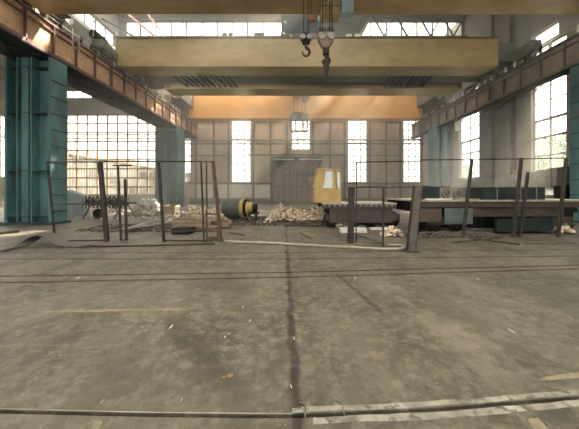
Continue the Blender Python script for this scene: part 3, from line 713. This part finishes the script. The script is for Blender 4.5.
# ---------------------------------------------------------------- wagons
def wheel(x, Y, R=.4, parent=None):
    w = MB().tube([(x, Y, R), (x, Y + .13, R)], R, 22).build('wheel', 'black', parent)
    MB().tube([(x, Y - .05, R), (x, Y, R)], R * .35, 12).build('wheel_hub', 'dsteel', w)
def wagon(x0, x1, Y0, Y1, zd, label, wheels, teeth=True, sill=.28):
    t = thing('flat_wagon', label, 'rail wagon', ((x0 + x1) / 2, (Y0 + Y1) / 2, 0), 'flat rail wagons')
    box(x0, x1, Y0, Y1, zd - .06, zd).build('deck', 'deck', t)
    sl = box(x0 + .03, x1 - .03, Y0 + .05, Y0 + .17, zd - sill, zd - .06).build('side_sill', 'wagon', t)
    box(x0 + .03, x1 - .03, Y1 - .17, Y1 - .05, zd - sill, zd - .06).build('side_sill', 'wagon', t)
    if teeth:
        n = int((x1 - x0) / .22)
        for i in range(n):
            x = x0 + .06 + i * .22; box(x, x + .1, Y0 - .01, Y0 + .05, zd - .17, zd - .06).build('stake_pocket', 'steel', sl)
    box(x0 + .3, x1 - .3, Y0 + .4, Y1 - .4, zd - .5, zd - .1).build('centre_beam', 'black', t)
    for x in wheels:
        bg = box(x - .75, x + .75, Y0 + .22, Y0 + .34, .3, .62).build('bogie_frame', 'wagon', t, bevel=.03)
        for dx in (-.45, .45): wheel(x + dx, Y0 + .4, .36, bg)
        box(x - .3, x + .3, Y0 + .3, Y1 - .5, .3, zd - .4).build('bolster', 'black', t)
        for dx in (-.45, .45): MB().tube([(x + dx, Y0 + .4, .36), (x + dx, Y1 - .4, .36)], .07, 8).build('axle', 'black', t)
    return t
wr = wagon(PX(413, 10), 11.3, 10.0, 12.8, 1.27, 'long dark flat wagon at right, behind leaning posts', (5.9, 9.9), teeth=False)
box(PX(418, 9.95), PX(442, 9.95), 9.97, 10.03, PZ(222, 9.95), .95).build('side_panel', 'brownp', wr)
box(PX(445, 9.95), PX(473, 9.95), 9.96, 10.02, PZ(224, 9.95), .96).build('side_panel', 'bluep', wr)
box(PX(474, 9.95), PX(568, 9.95), 10.1, 10.16, PZ(217, 9.95), .96).build('side_panel', 'wagon', wr)
box(PX(500, 9.95), PX(556, 9.95), 10.06, 10.3, PZ(232, 9.95), PZ(219, 9.95)).build('tool_box', 'skipd', wr, bevel=.02)
box(PX(476, 10.3), 11.2, 10.75, 10.85, .12, .95).build('underframe_dark_sheet', 'black', wr)  # black sheet added to darken the space below the deck
box(PX(424, 10.3), PX(474, 10.3), 10.75, 10.85, .12, .95).build('underframe_dark_sheet', 'black', wr)
wl = wagon(PX(322, 11.4), PX(397, 11.4), 11.4, 13.6, PZ(203, 11.4), 'shorter dark flat wagon in the middle carrying the yellow cab', (2.2, 3.9), sill=.24)
box(PX(330, 11.35), PX(394, 11.35), 11.5, 11.56, PZ(223, 11.4), .85).build('side_panel', 'wagon', wl)

box(PX(330, 11.9), PX(392, 11.9), 12.1, 12.2, .08, .8).build('underframe_dark_sheet', 'black', wl)  # black sheet added to darken the space below this wagon
# yellow cab
Y = 11.6; zd = PZ(203, 11.4)
def q(px, py, Yq=Y): return (PX(px, Yq), PZ(py, Yq))
t = thing('operator_cab', 'small yellow machine operator cab with slanted front on middle wagon', 'cab', (PX(328, Y), Y + .6, zd))
lo, ro = q(314.2, 203.2), q(337, 203.2)
body = [(PX(314.5, Y), zd), (PX(336, Y), zd), (PX(336, Y), PZ(188, Y)), (PX(315.5, Y), PZ(188, Y))]
MB().prism(body, 'y', Y, Y + 1.1).build('cab_body', 'yellow', t, bevel=.015)
MB().prism([(PX(336, Y), zd), (PX(341.5, Y), zd), (PX(341, Y), PZ(189, Y)), (PX(336, Y), PZ(188, Y))], 'y', Y + .05, Y + 1.0).build('engine_cover', 'yellow', t, bevel=.02)
top = PZ(168.8, Y); w0 = PZ(188, Y)
for (a, bb, c, d) in (((315.5, 188), (319.8, 169), .16, 0), ((322.3, 187), (324.8, 171), .08, 0), ((334, 188), (334, 169), .11, 0), ((341, 189), (340.5, 172), .05, 0), ((337.2, 188), (336.6, 171), .05, 0)):
    MB().bar((PX(a[0], Y), Y + .05, PZ(a[1], Y)), (PX(bb[0], Y), Y + .05, PZ(bb[1], Y)), c, .07).build('window_post', 'yellow', t)
    MB().bar((PX(a[0], Y), Y + 1.0, PZ(a[1], Y)), (PX(bb[0], Y), Y + 1.0, PZ(bb[1], Y)), c, .07).build('window_post', 'yellow', t)
MB().prism([(PX(316.2, Y), PZ(187, Y)), (PX(322.3, Y), PZ(187, Y)), (PX(324.6, Y), PZ(170, Y)), (PX(319.8, Y), PZ(170, Y))], 'y', Y + .02, Y + .06).build('side_panel', 'yellow', t)
MB().prism([(PX(319, Y), top - .02), (PX(341.5, Y), top - .1), (PX(341.5, Y), top - .04), (PX(319, Y), top + .06)], 'y', Y - .03, Y + 1.1).build('cab_roof', 'yellow', t)
MB().prism([(PX(322.5, Y), w0), (PX(334, Y), w0), (PX(334, Y), top - .05), (PX(325, Y), top - .03)], 'y', Y + .04, Y + .05).build('window_pane', 'panepale', t)
MB().prism([(PX(337.5, Y), w0), (PX(340.5, Y), w0), (PX(340, Y), top - .12), (PX(337, Y), top - .1)], 'y', Y + .04, Y + .05).build('window_pane', 'panepale', t)
MB().prism([(PX(323, Y), w0), (PX(334, Y), w0), (PX(334, Y), top - .05), (PX(325, Y), top - .03)], 'y', Y + 1.0, Y + 1.01).build('window_pane', 'white', t)

# sheet covered heap and crate on right wagon
b = MB()
b.add([(14.9, 15.2, 1.9), (15.98, 15.2, 1.9), (15.98, 26.5, 1.9), (14.9, 26.5, 1.9), (14.9, 15.2, 2.95), (15.98, 15.2, 3.05), (15.98, 26.5, 2.1), (14.9, 26.5, 2.0)],
      [(0, 3, 2, 1), (4, 5, 6, 7), (0, 1, 5, 4), (1, 2, 6, 5), (2, 3, 7, 6), (3, 0, 4, 7)])
du = b.build('sloping_duct', 'tarp', bevel=.03, at=(15.4, 21, 1.9)); tag(du, 'long grey duct sloping along the right wall beneath the windows', 'duct')
for k in range(5):
    y = 15.5 + k * 2.2; zt = 2.95 - .95 * (y - 15.2) / 12.3
    box(14.86, 14.9, y, y + .07, 1.88, zt + .02).build('seam_strip', 'steel', du)
for y in (15.4, 19.0, 23.0, 26.2): box(15.0, 15.98, y, y + .1, 0, 1.9).build('support', 'dsteel', du)
t = thing('steel_skip', 'long dark open steel skip on the right wagon deck', 'container', (8.3, 10.5, 1.27))
x0, x1 = PX(481, 10.3), PX(545, 10.3)
for a in ((x0, x1, 10.3, 10.34), (x0, x1, 11.1, 11.14), (x0, x0 + .04, 10.34, 11.1), (x1 - .04, x1, 10.34, 11.1)):
    box(*a, 1.27, PZ(187.5, 10.3)).build('side_plate', 'skipd', t)
box(x0, x1, 10.3, 11.14, 1.27, 1.3).build('bottom_plate', 'teal_d', t)
for x in (x0 + .6, x0 + 1.5, x0 + 2.1): MB().tube([(x, 10.28, 1.28), (x, 10.28, PZ(187.5, 10.3))], .02, 6).build('rib', 'steel', t)
# tangled machine parts left on the wagon deck
for i, (px, py, s, lab) in enumerate(((446, 191, .19, 'round flywheel leaning among parts at the wagon left end'), (457, 190.5, .17, 'round pulley beside the flywheel on the wagon deck'))):
    Yw = 10.7; x = PX(px, Yw); t = thing('flywheel', lab, 'wheel', (x, Yw, 1.27), 'wheels lying on the right wagon')
    ring = [(x + s * math.cos(a), Yw + .1 * math.cos(a), 1.27 + s + .02 + s * math.sin(a)) for a in [k * math.pi / 10 for k in range(21)]]
    MB().tube(ring, .035, 8).build('rim', 'steel', t)
    for k in range(3):
        a = k * math.pi / 3; MB().bar((x - s * math.cos(a), Yw, 1.29 + s - s * math.sin(a)), (x + s * math.cos(a), Yw, 1.29 + s + s * math.sin(a)), .03).build('spoke', 'steel', t)
tag(MB().prism([(PX(421, 10.5), 1.27), (PX(440, 10.5), 1.27), (PX(440, 10.5), PZ(187, 10.5)), (PX(424, 10.5), PZ(185.5, 10.5))], 'y', 10.5, 11.3).build('machine_housing', 'skipd', bevel=.02, at=(5.3, 10.9, 1.27)), 'dark machine housing at the left end of right wagon', 'machine')
for k, (a, c, yy, m, lab) in enumerate(((427, 452, 10.2, 'white', 'bright white strip of sheet on wagon deck front edge'), (455, 480, 10.25, 'wood', 'short plank lying on the wagon deck before the sheet'))):
    tag(box(PX(a, yy), PX(c, yy), yy, yy + .18, 1.27, 1.31).build('loose_board', m), lab, 'board', 'boards on the wagon decks')

# ---------------------------------------------------------------- rubble
def slope(u): return min(1, u * 5) * min(1, (1 - u) * 6) * (.8 + .2 * math.sin(u * 9))
mound('rubble_heap', 263, 338, 223, .95, 3200, .085, 'rubble_l', 'long heap of pale broken rubble before the far door', 'rubble', 2.4, prof=slope)
mound('dark_rubble', 285, 345, 226.5, .25, 900, .07, 'rubble_d', 'dark rubble spread along the front of the pale heap', 'rubble', .7)
mound('floor_debris', 205, 300, 226, .13, 700, .08, 'rubble_d', 'dark scattered debris on the floor left of rubble heap', 'debris', 4.5)
mound('pale_rubble', 384, 404, 237, .34, 170, .09, 'rubble_l', 'small pale rubble clump under the middle wagon end', 'rubble', .5)
mound('pale_rubble', 420, 441, 228, .3, 130, .08, 'rubble_l', 'pale broken lumps beneath the rust brown wagon panel', 'rubble', .5)
mound('pale_rubble', 561, 577, 234, .45, 150, .10, 'rubble_l', 'pale lumps by the right wagon end near the teal column', 'rubble', .6)
mound('pale_rubble', 336, 352, 228, .4, 110, .10, 'rubble_l', 'pale lumps right behind the short thick post', 'rubble', .6)
mound('dark_rubble', 408, 505, 238, .14, 700, .08, 'rubble_d', 'dark litter strewn along the floor under the right wagon', 'debris', .9)
mound('pale_rubble', 166, 226, 223.5, .85, 500, .12, 'rubble_l', 'pale rubble bank right behind the timber stack', 'rubble', 1.2)
mound('floor_debris', 62, 262, 219, .07, 500, .08, 'rubble_l', 'pale crumbs strewn over the floor between left frames and far wall', 'debris', 7.0)
mound('dark_rubble', 70, 210, 232, .15, 800, .09, 'rubble_d', 'dark litter around the timber stack on the left', 'debris', 2.2)
mound('pale_rubble', 68, 160, 213, .5, 600, .16, 'rubble_l', 'pale rubbish spread on the floor behind the left frames', 'rubble', 4.0)
mound('pale_rubble', 128, 152, 216, 1.2, 420, .22, 'white', 'whitish heap of torn bags between column and left frames', 'rubbish', 2.0, flat=.25)
for a, c, py, m, lab in ((341, 367, 233, 'white', 'white foam slab on the floor behind the thick post'), (371, 392, 230, 'white', 'longer thin white slab right of the foam slab')):
    Yq = GY(py); tag(box(PX(a, Yq), PX(c, Yq), Yq, Yq + .35, 0, .17 if a == 341 else .07).build('foam_slab', m, bevel=.01), lab, 'slab')

# ---------------------------------------------------------------- timber stack
Ys = GY(229); k = 0
stack = []
for lay in range(3):
    for j in range(4 if lay < 2 else 2):
        x0 = PX(166 + random.uniform(-3, 8) + lay * 2, Ys); x1 = PX(222 + random.uniform(-12, 10), Ys); y = Ys + .22 * j + .02 * lay
        z = .12 + lay * .14
        o = MB().bar((x0, y + random.uniform(-.01, .01), z), (x1, y + random.uniform(-.01, .01), z), .16, .13).build('timber_beam', 'wood', at=((x0 + x1) / 2, y, z - .065))
        tag(o, ('weathered squared beam in the timber stack behind the pipe frames, %s' % ('bottom layer', 'middle layer', 'topmost layer')[lay]) + ((', front', ', second from front', ', third from front', ', rearmost')[j]), 'timber', 'beams in the timber stack')
for i, x in enumerate((PX(176, Ys), PX(214, Ys))):
    tag(box(x - .06, x + .06, Ys - .1, Ys + .85, 0, .055).build('bearer', 'wood'), ('left', 'right')[i] + ' short bearer under the timber stack', 'timber', 'bearers under the stack')
tag(box(PX(228 - 57, 9.9), PX(190, 9.9), 9.9, 10.5, 0, .22).build('black_tray', 'black', bevel=.02), 'low black tray on floor in front of the timber stack', 'tray')
# leaning grey boards left of the stack
for i, (a, b2, c, d, w, lab) in enumerate(((122, 222, 172, 213, .14, 'upper'), (120, 228, 168, 219, .12, 'middle'), (118, 233, 166, 226, .12, 'lower'))):
    Ya, Yb = GY(232) - i * .3, GY(226) - i * .3
    tag(MB().bar((PX(a, Ya), Ya, .08 + .05 * i), (PX(c, Yb), Yb, [.5, .36, .2][i]), w, .05).build('loose_board', 'tarp'), '%s of three grey boards slanting onto the timber stack' % lab, 'board', 'slanting grey boards')

# crates
def crate(cx, cy, w, d, h, lab):
    t = thing('wooden_crate', lab, 'crate', (cx, cy, 0), 'pale wooden crates')
    x0, x1, y0, y1 = cx - w / 2, cx + w / 2, cy - d / 2, cy + d / 2
    box(x0 + .04, x1 - .04, y0 + .04, y1 - .04, .08, h - .05).build('crate_body', 'rubble_d', t)
    for z in (.08, h * .38, h * .68, h - .13):
        for yy in (y0, y1 - .03): box(x0, x1, yy, yy + .03, z, z + .13).build('slat', 'crate', t)
    for x in (x0, x1 - .09, cx - .045):
        box(x, x + .09, y0 - .03, y0, 0, h).build('upright', 'crate', t)
    for x in (x0, x1 - .03): box(x, x + .03, y0, y1, h - .13, h).build('slat', 'crate', t)
crate(PX(152.5, 19), 19, .95, .9, .72, 'pale wooden crate on floor left of the far teal column')
crate(PX(172, 18.6), 18.6, .8, .8, .62, 'pale wooden crate in front of the far teal column')
crate(PX(194, 18.2), 18.2, .7, .7, .42, 'smallest low wooden crate right of the far teal column')

# harrow-like machine on the left
Yh = 15.5; t = thing('tined_implement', 'dark rusty machine frame with star shaped tines, left behind frames', 'machine', (PX(104, Yh), Yh, 0))
z0 = PZ(203.5, Yh)
MB().bar((PX(84, Yh), Yh, z0), (PX(127, Yh), Yh, z0), .14).build('beam', 'dsteel', t)
MB().bar((PX(84, Yh), Yh + .9, z0), (PX(127, Yh), Yh + .9, z0), .1).build('beam', 'dsteel', t)
for i in range(7):
    x = PX(87 + i * 6, Yh); b = MB()
    for a in range(5):
        an = a * math.pi / 5 + .3 * i; b.bar((x - .38 * math.cos(an), Yh + .05, z0 - .38 * math.sin(an) + .08), (x + .38 * math.cos(an), Yh + .05, z0 + .38 * math.sin(an) + .08), .05)
    b.build('tine_wheel', 'dsteel', t)
for px in (89, 104, 120):
    x = PX(px, Yh); MB().bar((x - .35, Yh, 0), (x + .15, Yh, z0), .07).build('leg', 'steel', t); MB().bar((x + .35, Yh + .9, 0), (x - .1, Yh + .9, z0), .07).build('leg', 'steel', t)
for px in (86, 125): MB().bar((PX(px, Yh), Yh, z0), (PX(px, Yh), Yh + .9, z0), .08).build('tie_bar', 'dsteel', t)
MB().tube([(PX(93.5, Yh), Yh + .3, .28), (PX(93.5, Yh), Yh + .42, .28)], .28, 18).build('wheel', 'black', t)
MB().bar((PX(93.5, Yh), Yh + .36, .28), (PX(93.5, Yh), Yh + .36, z0), .05).build('wheel_fork', 'dsteel', t)
tag(MB().prism([(PX(66, 18), 0), (PX(84, 18), 0), (PX(84, 18), PZ(196, 18)), (PX(66, 18), PZ(190, 18))], 'y', 18, 18.5).build('sheet_cabinet', 'panelblue', bevel=.02, at=(PX(75, 18), 18.2, 0)), 'pale blue sheet metal cabinet beyond the near left column', 'cabinet')

# concrete mixer / drum machine
Ym = 14.2; t = thing('concrete_mixer', 'grey drum mixer with yellow ring and yellow motor lying left of rubble', 'mixer', (PX(240, Ym), Ym, 0))
a = Vector((PX(222, Ym), Ym, PZ(209, Ym))); e = Vector((PX(247, Ym), Ym - .25, PZ(208, Ym))); d = e - a
def lin(u): return tuple(a + d * u)
MB().tube([lin(0), lin(.12), lin(.35), lin(.7), lin(.84)], [.18, .40, .52, .52, .47], 24).build('drum', 'drum', t, smooth=True)
MB().tube([lin(.84), lin(.98)], [.50, .52], 24).build('drum_ring', 'yellow', t)
MB().tube([lin(.98), lin(1.06)], [.47, .47], 24).build('ring_gear', 'black', t)
MB().tube([lin(1.06), lin(1.12)], [.36, .3], 20).build('end_plate', 'yellow', t)
MB().tube([(PX(249, Ym), Ym - .3, PZ(207, Ym)), (PX(254, Ym), Ym - .35, PZ(207.5, Ym))], .27, 16).build('motor_cover', 'yellow', t)
MB().tube([(PX(254, Ym), Ym - .35, PZ(207.5, Ym)), (PX(258, Ym), Ym - .35, PZ(207.5, Ym))], .22, 14).build('motor', 'black', t)
for px in (226, 237, 249, 256):
    MB().bar((PX(px, Ym), Ym - .3, 0), (PX(px, Ym), Ym - .2, PZ(213, Ym)), .07).build('leg', 'dsteel', t)
    MB().bar((PX(px, Ym), Ym + .3, 0), (PX(px, Ym), Ym + .2, PZ(213, Ym)), .07).build('leg', 'dsteel', t)
for dy in (-.25, .25): MB().bar((PX(224, Ym), Ym + dy, PZ(213, Ym)), (PX(259, Ym), Ym + dy, PZ(213, Ym)), .09).build('chassis_rail', 'dsteel', t)
MB().bar((PX(246, Ym), Ym - .4, PZ(212, Ym)), (PX(252, Ym), Ym - .5, .1), .06).build('lever', 'bright', t)

# ---------------------------------------------------------------- floor pipes, hose, litter
def fpipe(pts, r, m, name, lab, cat, lift=0):
    P = []
    for p in pts:
        Yq = GY(p[1]); P.append((PX(p[0], Yq), Yq, r + (p[2] if len(p) > 2 else 0)))
    tag(MB().tube(P, r, 10).build(name, m, smooth=True), lab, cat)
fpipe([(225, 242.5), (280, 244.5), (330, 247.5), (370, 249.5), (392, 250.5), (401, 250), (404, 248), (399, 246.6), (388, 246)], .035, 'pipe', 'floor_hose', 'long pale hose lying across the floor, looped at right end', 'hose')
fpipe([(62, 247.5), (110, 247), (160, 246), (215, 244.5)], .022, 'dsteel', 'floor_cable', 'thin dark cable lying along the feet of left frames', 'cable')
# humped rubber strip near the left column
P = [(-14, 253.5, 0), (0, 252, 0), (12, 250, .02), (22, 247.5, .12), (30, 246.5, .25), (38, 246.5, .30), (46, 247, .24), (54, 247.5, .08), (66, 248, .0), (80, 248, 0)]
b = MB()
for k, (px, py, z) in enumerate(P):
    Yq = GY(py); x = PX(px, Yq)
    b.v += [Vector((x, Yq - .02, z + .012)), Vector((x + .05, Yq + .42, z + .012)), Vector((x + .05, Yq + .42, z + .035)), Vector((x, Yq - .02, z + .035))]
for k in range(len(P) - 1):
    for j in range(4): b.f.append((4 * k + j, 4 * k + (j + 1) % 4, 4 * k + 4 + (j + 1) % 4, 4 * k + 4 + j))
b.f += [(0, 1, 2, 3), tuple(4 * (len(P) - 1) + j for j in (3, 2, 1, 0))]
tag(b.build('rubber_belt', 'rubber', smooth=True), 'dark rubber belt humped up off the floor at the left', 'belt')
fpipe([(-20, 235.5), (0, 234.5), (19, 232.5)], .05, 'black', 'iron_bar', 'thick black bar on the floor before the near left column', 'bar')
for i, (a, c, d, e, m) in enumerate(((452, 243, 498, 239, 'dsteel'), (470, 240, 520, 246, 'dsteel'), (525, 244, 575, 243, 'steel'), (300, 234, 311, 240, 'dsteel'), (230, 233, 245, 236, 'dsteel'))):
    fpipe([(a, c, i % 2 * .03), (d, e, i % 2 * .03)], .02, m, 'metal_rod', ('thin rod on floor under the blue wagon box', 'rod slanting across floor before the wagon middle', 'thin rod on the floor at far right', 'short rod pointing at viewer before the rubble heap', 'short dark rod on floor below the mixer')[i], 'rod')
# bent steel anchors on near rail
for i, (a, c) in enumerate(((303, 406), (340, 404))):
    Ya = GY(c); Yb = GY(c + 13); x = PX(a, Ya)
    tag(MB().tube([(x - .03, Ya + .03, .006), (x + .015, Ya, .012), (x + .01, Yb + .03, .012), (x + .012, Yb, .008)], .0045, 6).build('anchor_pin', 'steel'), ('left', 'right')[i] + ' bent wire anchor crossing the near floor slot', 'anchor', 'wire anchors at the near slot')
# litter
tag(MB().shard((PX(229, GY(378)), GY(378), .012), .035, .3).shard((PX(224, GY(379)), GY(379), .01), .03, .3).shard((PX(232, GY(376)), GY(376), .01), .028, .3).build('dry_leaf', 'leafb'), 'curled dry brown leaf on the near floor', 'leaf')
lit = [(171, 327, 4, 'white', 'bent white paper strip on the left floor'), (511, 331, 4, 'white', 'bright white scrap on the right floor'), (181, 401, 4, 'bright', 'pale metal scrap just behind the near rail'),
       (294, 339, 3, 'white', 'small white scrap by the dark floor streak'), (225, 337, 2, 'white', 'tiny white crumb right of the paper strip'), (229, 334, 2, 'bright', 'tiny grey crumb near floor middle'),
       (250, 321, 3, 'bright', 'small pale scrap near a long floor scratch'), (291, 387, 3, 'white', 'white scrap between leaf and near rail'), (78, 278, 3, 'white', 'white crumb on the left between the rails'),
       (243, 307, 3, 'bright', 'grey flake on mid floor'), (355, 278.5, 3, 'white', 'pale scrap by the rail pair, right of centre'), (478, 279, 3, 'white', 'white crumb near the rail pair at right'),
       (102, 402, 3, 'bright', 'pale stone at left before near rail'), (375, 360, 3, 'leafb', 'brown chip on the right floor')]
for px, py, s, m, lab in lit:
    Yq = GY(py); sz = s / F * Yq * .5; x = PX(px, Yq); a = random.uniform(.2, 2.2)
    b = MB(); dx, dy = math.cos(a) * sz, math.sin(a) * sz * 2
    b.prism([(x - dx, Yq - dy), (x + sz * .4, Yq - sz * .3), (x + dx * .9, Yq + dy), (x + dx * .3, Yq + dy * 1.1), (x - sz * .2, Yq + sz * .4)], 'z', 0, .006)
    tag(b.build('litter_scrap', m), lab, 'litter', 'litter on the floor')
b = MB()
for i in range(260):
    py = 205 + 190 * random.random() ** 2; py = max(py, 216); Yq = GY(py); px = random.uniform(8, 560)
    b.shard((PX(px, Yq), Yq, .003), random.uniform(.002, .0045) * Yq ** .8, .6)
tag(b.build('floor_grit', 'concrete_edge'), 'fine pale grit scattered over the whole floor', 'grit', kind='stuff')

# ---------------------------------------------------------------- things on the right wall
tag(box(15.6, 16.0, 25.9, 27.3, 8.55 - 1.2, 8.55 - .2).build('wall_fan_box', 'crane_d', bevel=.03), 'grey box fixed beside the far right window', 'box')
for z in (5.0, 8.6):
    tn += 1; st(box(15.88, 16.0, 14.2, 26.7, z - .06, z + .06).build('trim_%d' % tn, 'side_wall'))
for y in (19.6, 21.4): 
    tn += 1; st(box(15.8, 16.0, y, y + .35, 0, 18).build('trim_%d' % tn, 'side_wall'))
tag(MB().tube([(15.91, 19.3, 3.1), (15.91, 19.3, 10.9)], .08, 8).build('wall_pipe', 'dsteel'), 'dark vertical pipe on the right wall between the windows', 'pipe')

# ---------------------------------------------------------------- outside
st(box(-90, 70, 33.4, 120, -.2, -.02).build('ground', 'ground'))
st(box(16.4, 70, -12, 33.4, -.2, -.02).build('ground_right', 'ground'))
b = MB(); n = 120
for i in range(n): b.box(-35 + (.08 if i % 2 else 0) - .3, -35 + (.08 if i % 2 else 0), 38 + i * .3, 38.3 + i * .3, 0, 7.4)
t = thing('corrugated_shed', 'grey corrugated shed outside the left glazing', 'shed', (-38, 56, 0))
b.build('wall', 'shed', t)
MB().prism([(-34.6, 7.3), (-34.6, 7.5), (-45, 10.6), (-45, 10.4)], 'y', 37.5, 74.5).build('roof', 'shedroof', t)
t = thing('brick_outbuilding', 'tan low building outside, seen beyond the shed end', 'building', (-27, 62, 0))
box(-34, -22, 60, 66, 0, 5.4).build('wall', 'shedroof', t); box(-34.3, -21.7, 59.7, 66.3, 5.4, 5.7).build('roof', 'shed', t)
def tree(x, y, h, r, lab):
    t = thing('tree', lab, 'tree', (x, y, 0), 'trees outside the right windows')
    MB().tube([(x, y, 0), (x + .1, y, h * .4), (x, y + .1, h * .75)], [.22, .16, .06], 8).build('trunk', 'bark', t)
    b = MB()
    for i in range(2600):
        u, v = random.uniform(-1, 1), random.uniform(0, 6.283); rr = r * random.uniform(.35, 1) * (.85 + .2 * math.sin(v * 3) + .15 * math.sin(u * 7))
        s = math.sqrt(1 - u * u); c = Vector((x + rr * s * math.cos(v), y + rr * s * math.sin(v), h * .62 + rr * u * 1.05))
        if c.z < .4: continue
        e1 = Vector((random.gauss(0, 1), random.gauss(0, 1), random.gauss(0, 1))).normalized(); e2 = e1.cross(Vector((random.gauss(0, 1), random.gauss(0, 1), 1))).normalized()
        L_ = .19; b.add([c - e1 * L_, c + e2 * L_ * .5, c + e1 * L_, c - e2 * L_ * .5], [(0, 1, 2, 3)])
    b.build('foliage', 'leaf', t)
tree(25.5, 26.6, 8.2, 2.9, 'bushy green tree outside, showing in the nearer right window')
tree(24.5, 39.0, 5.8, 2.3, 'green tree outside, farther back, showing in far right window')
tree(23.0, 23.5, 3.2, 1.5, 'low green bush outside below the nearer right window')

# ---------------------------------------------------------------- dust haze in the hall air
hm = bpy.data.materials.new('dust haze'); hm.use_nodes = True
hn = hm.node_tree.nodes; hn.remove(hn['Principled BSDF'])
vsn = hn.new('ShaderNodeVolumeScatter'); vsn.inputs['Color'].default_value = (1.0, .94, .85, 1)
vsn.inputs['Density'].default_value = .024; vsn.inputs['Anisotropy'].default_value = .55
hm.node_tree.links.new(vsn.outputs[0], hn['Material Output'].inputs['Volume'])
hz = box(-16.1, 15.9, 13.9, 31.6, .02, 15.3).build('haze', hm)
tag(hz, 'thin bright dust haze filling the air of the hall before the far wall', 'haze', kind='stuff')

# ---------------------------------------------------------------- light
w = bpy.data.worlds.new('World'); SC.world = w; w.use_nodes = True
wn_ = w.node_tree.nodes; wl_ = w.node_tree.links; bg = wn_['Background']
tc = wn_.new('ShaderNodeTexCoord'); sp = wn_.new('ShaderNodeSeparateXYZ'); wl_.new(tc.outputs['Generated'], sp.inputs[0])
mr = wn_.new('ShaderNodeMapRange'); mr.inputs[1].default_value = 0.05; mr.inputs[2].default_value = 0.9
mr.inputs[3].default_value = 3.0; mr.inputs[4].default_value = 6.0
wl_.new(sp.outputs[2], mr.inputs[0]); wl_.new(mr.outputs[0], bg.inputs[1])
bg.inputs[0].default_value = (1.0, 0.955, 0.885, 1)
sd = bpy.data.lights.new('Sun', 'SUN'); sd.energy = 22.0; sd.color = (1, .86, .66); sd.angle = math.radians(1.2)
so = bpy.data.objects.new('Sun', sd); COL.objects.link(so)
dirv = Vector((-1, -.6, -1.19)).normalized(); so.rotation_euler = dirv.to_track_quat('-Z', 'Y').to_euler()
so.location = (30, 12, 30)

# ---------------------------------------------------------------- camera
cd = bpy.data.cameras.new('Camera'); cam = bpy.data.objects.new('Camera', cd); COL.objects.link(cam)
cam.location = (0, 0, H); cam.rotation_euler = (math.radians(90), 0, 0)
cd.sensor_width = 36; cd.lens = F / 579 * 36
cd.shift_x = -(CX - 289.5) / 579; cd.shift_y = -(214.5 - HY) / 579
cd.clip_start = .05; cd.clip_end = 300
SC.camera = cam
vs = SC.view_settings; vs.view_transform = 'Standard'; vs.look = 'None'; vs.gamma = 1; vs.exposure = 0.88
SC.cycles.use_denoising = True
SC.cycles.max_bounces = 10; SC.cycles.diffuse_bounces = 6; SC.cycles.transparent_max_bounces = 16
SC.cycles.sample_clamp_indirect = 8
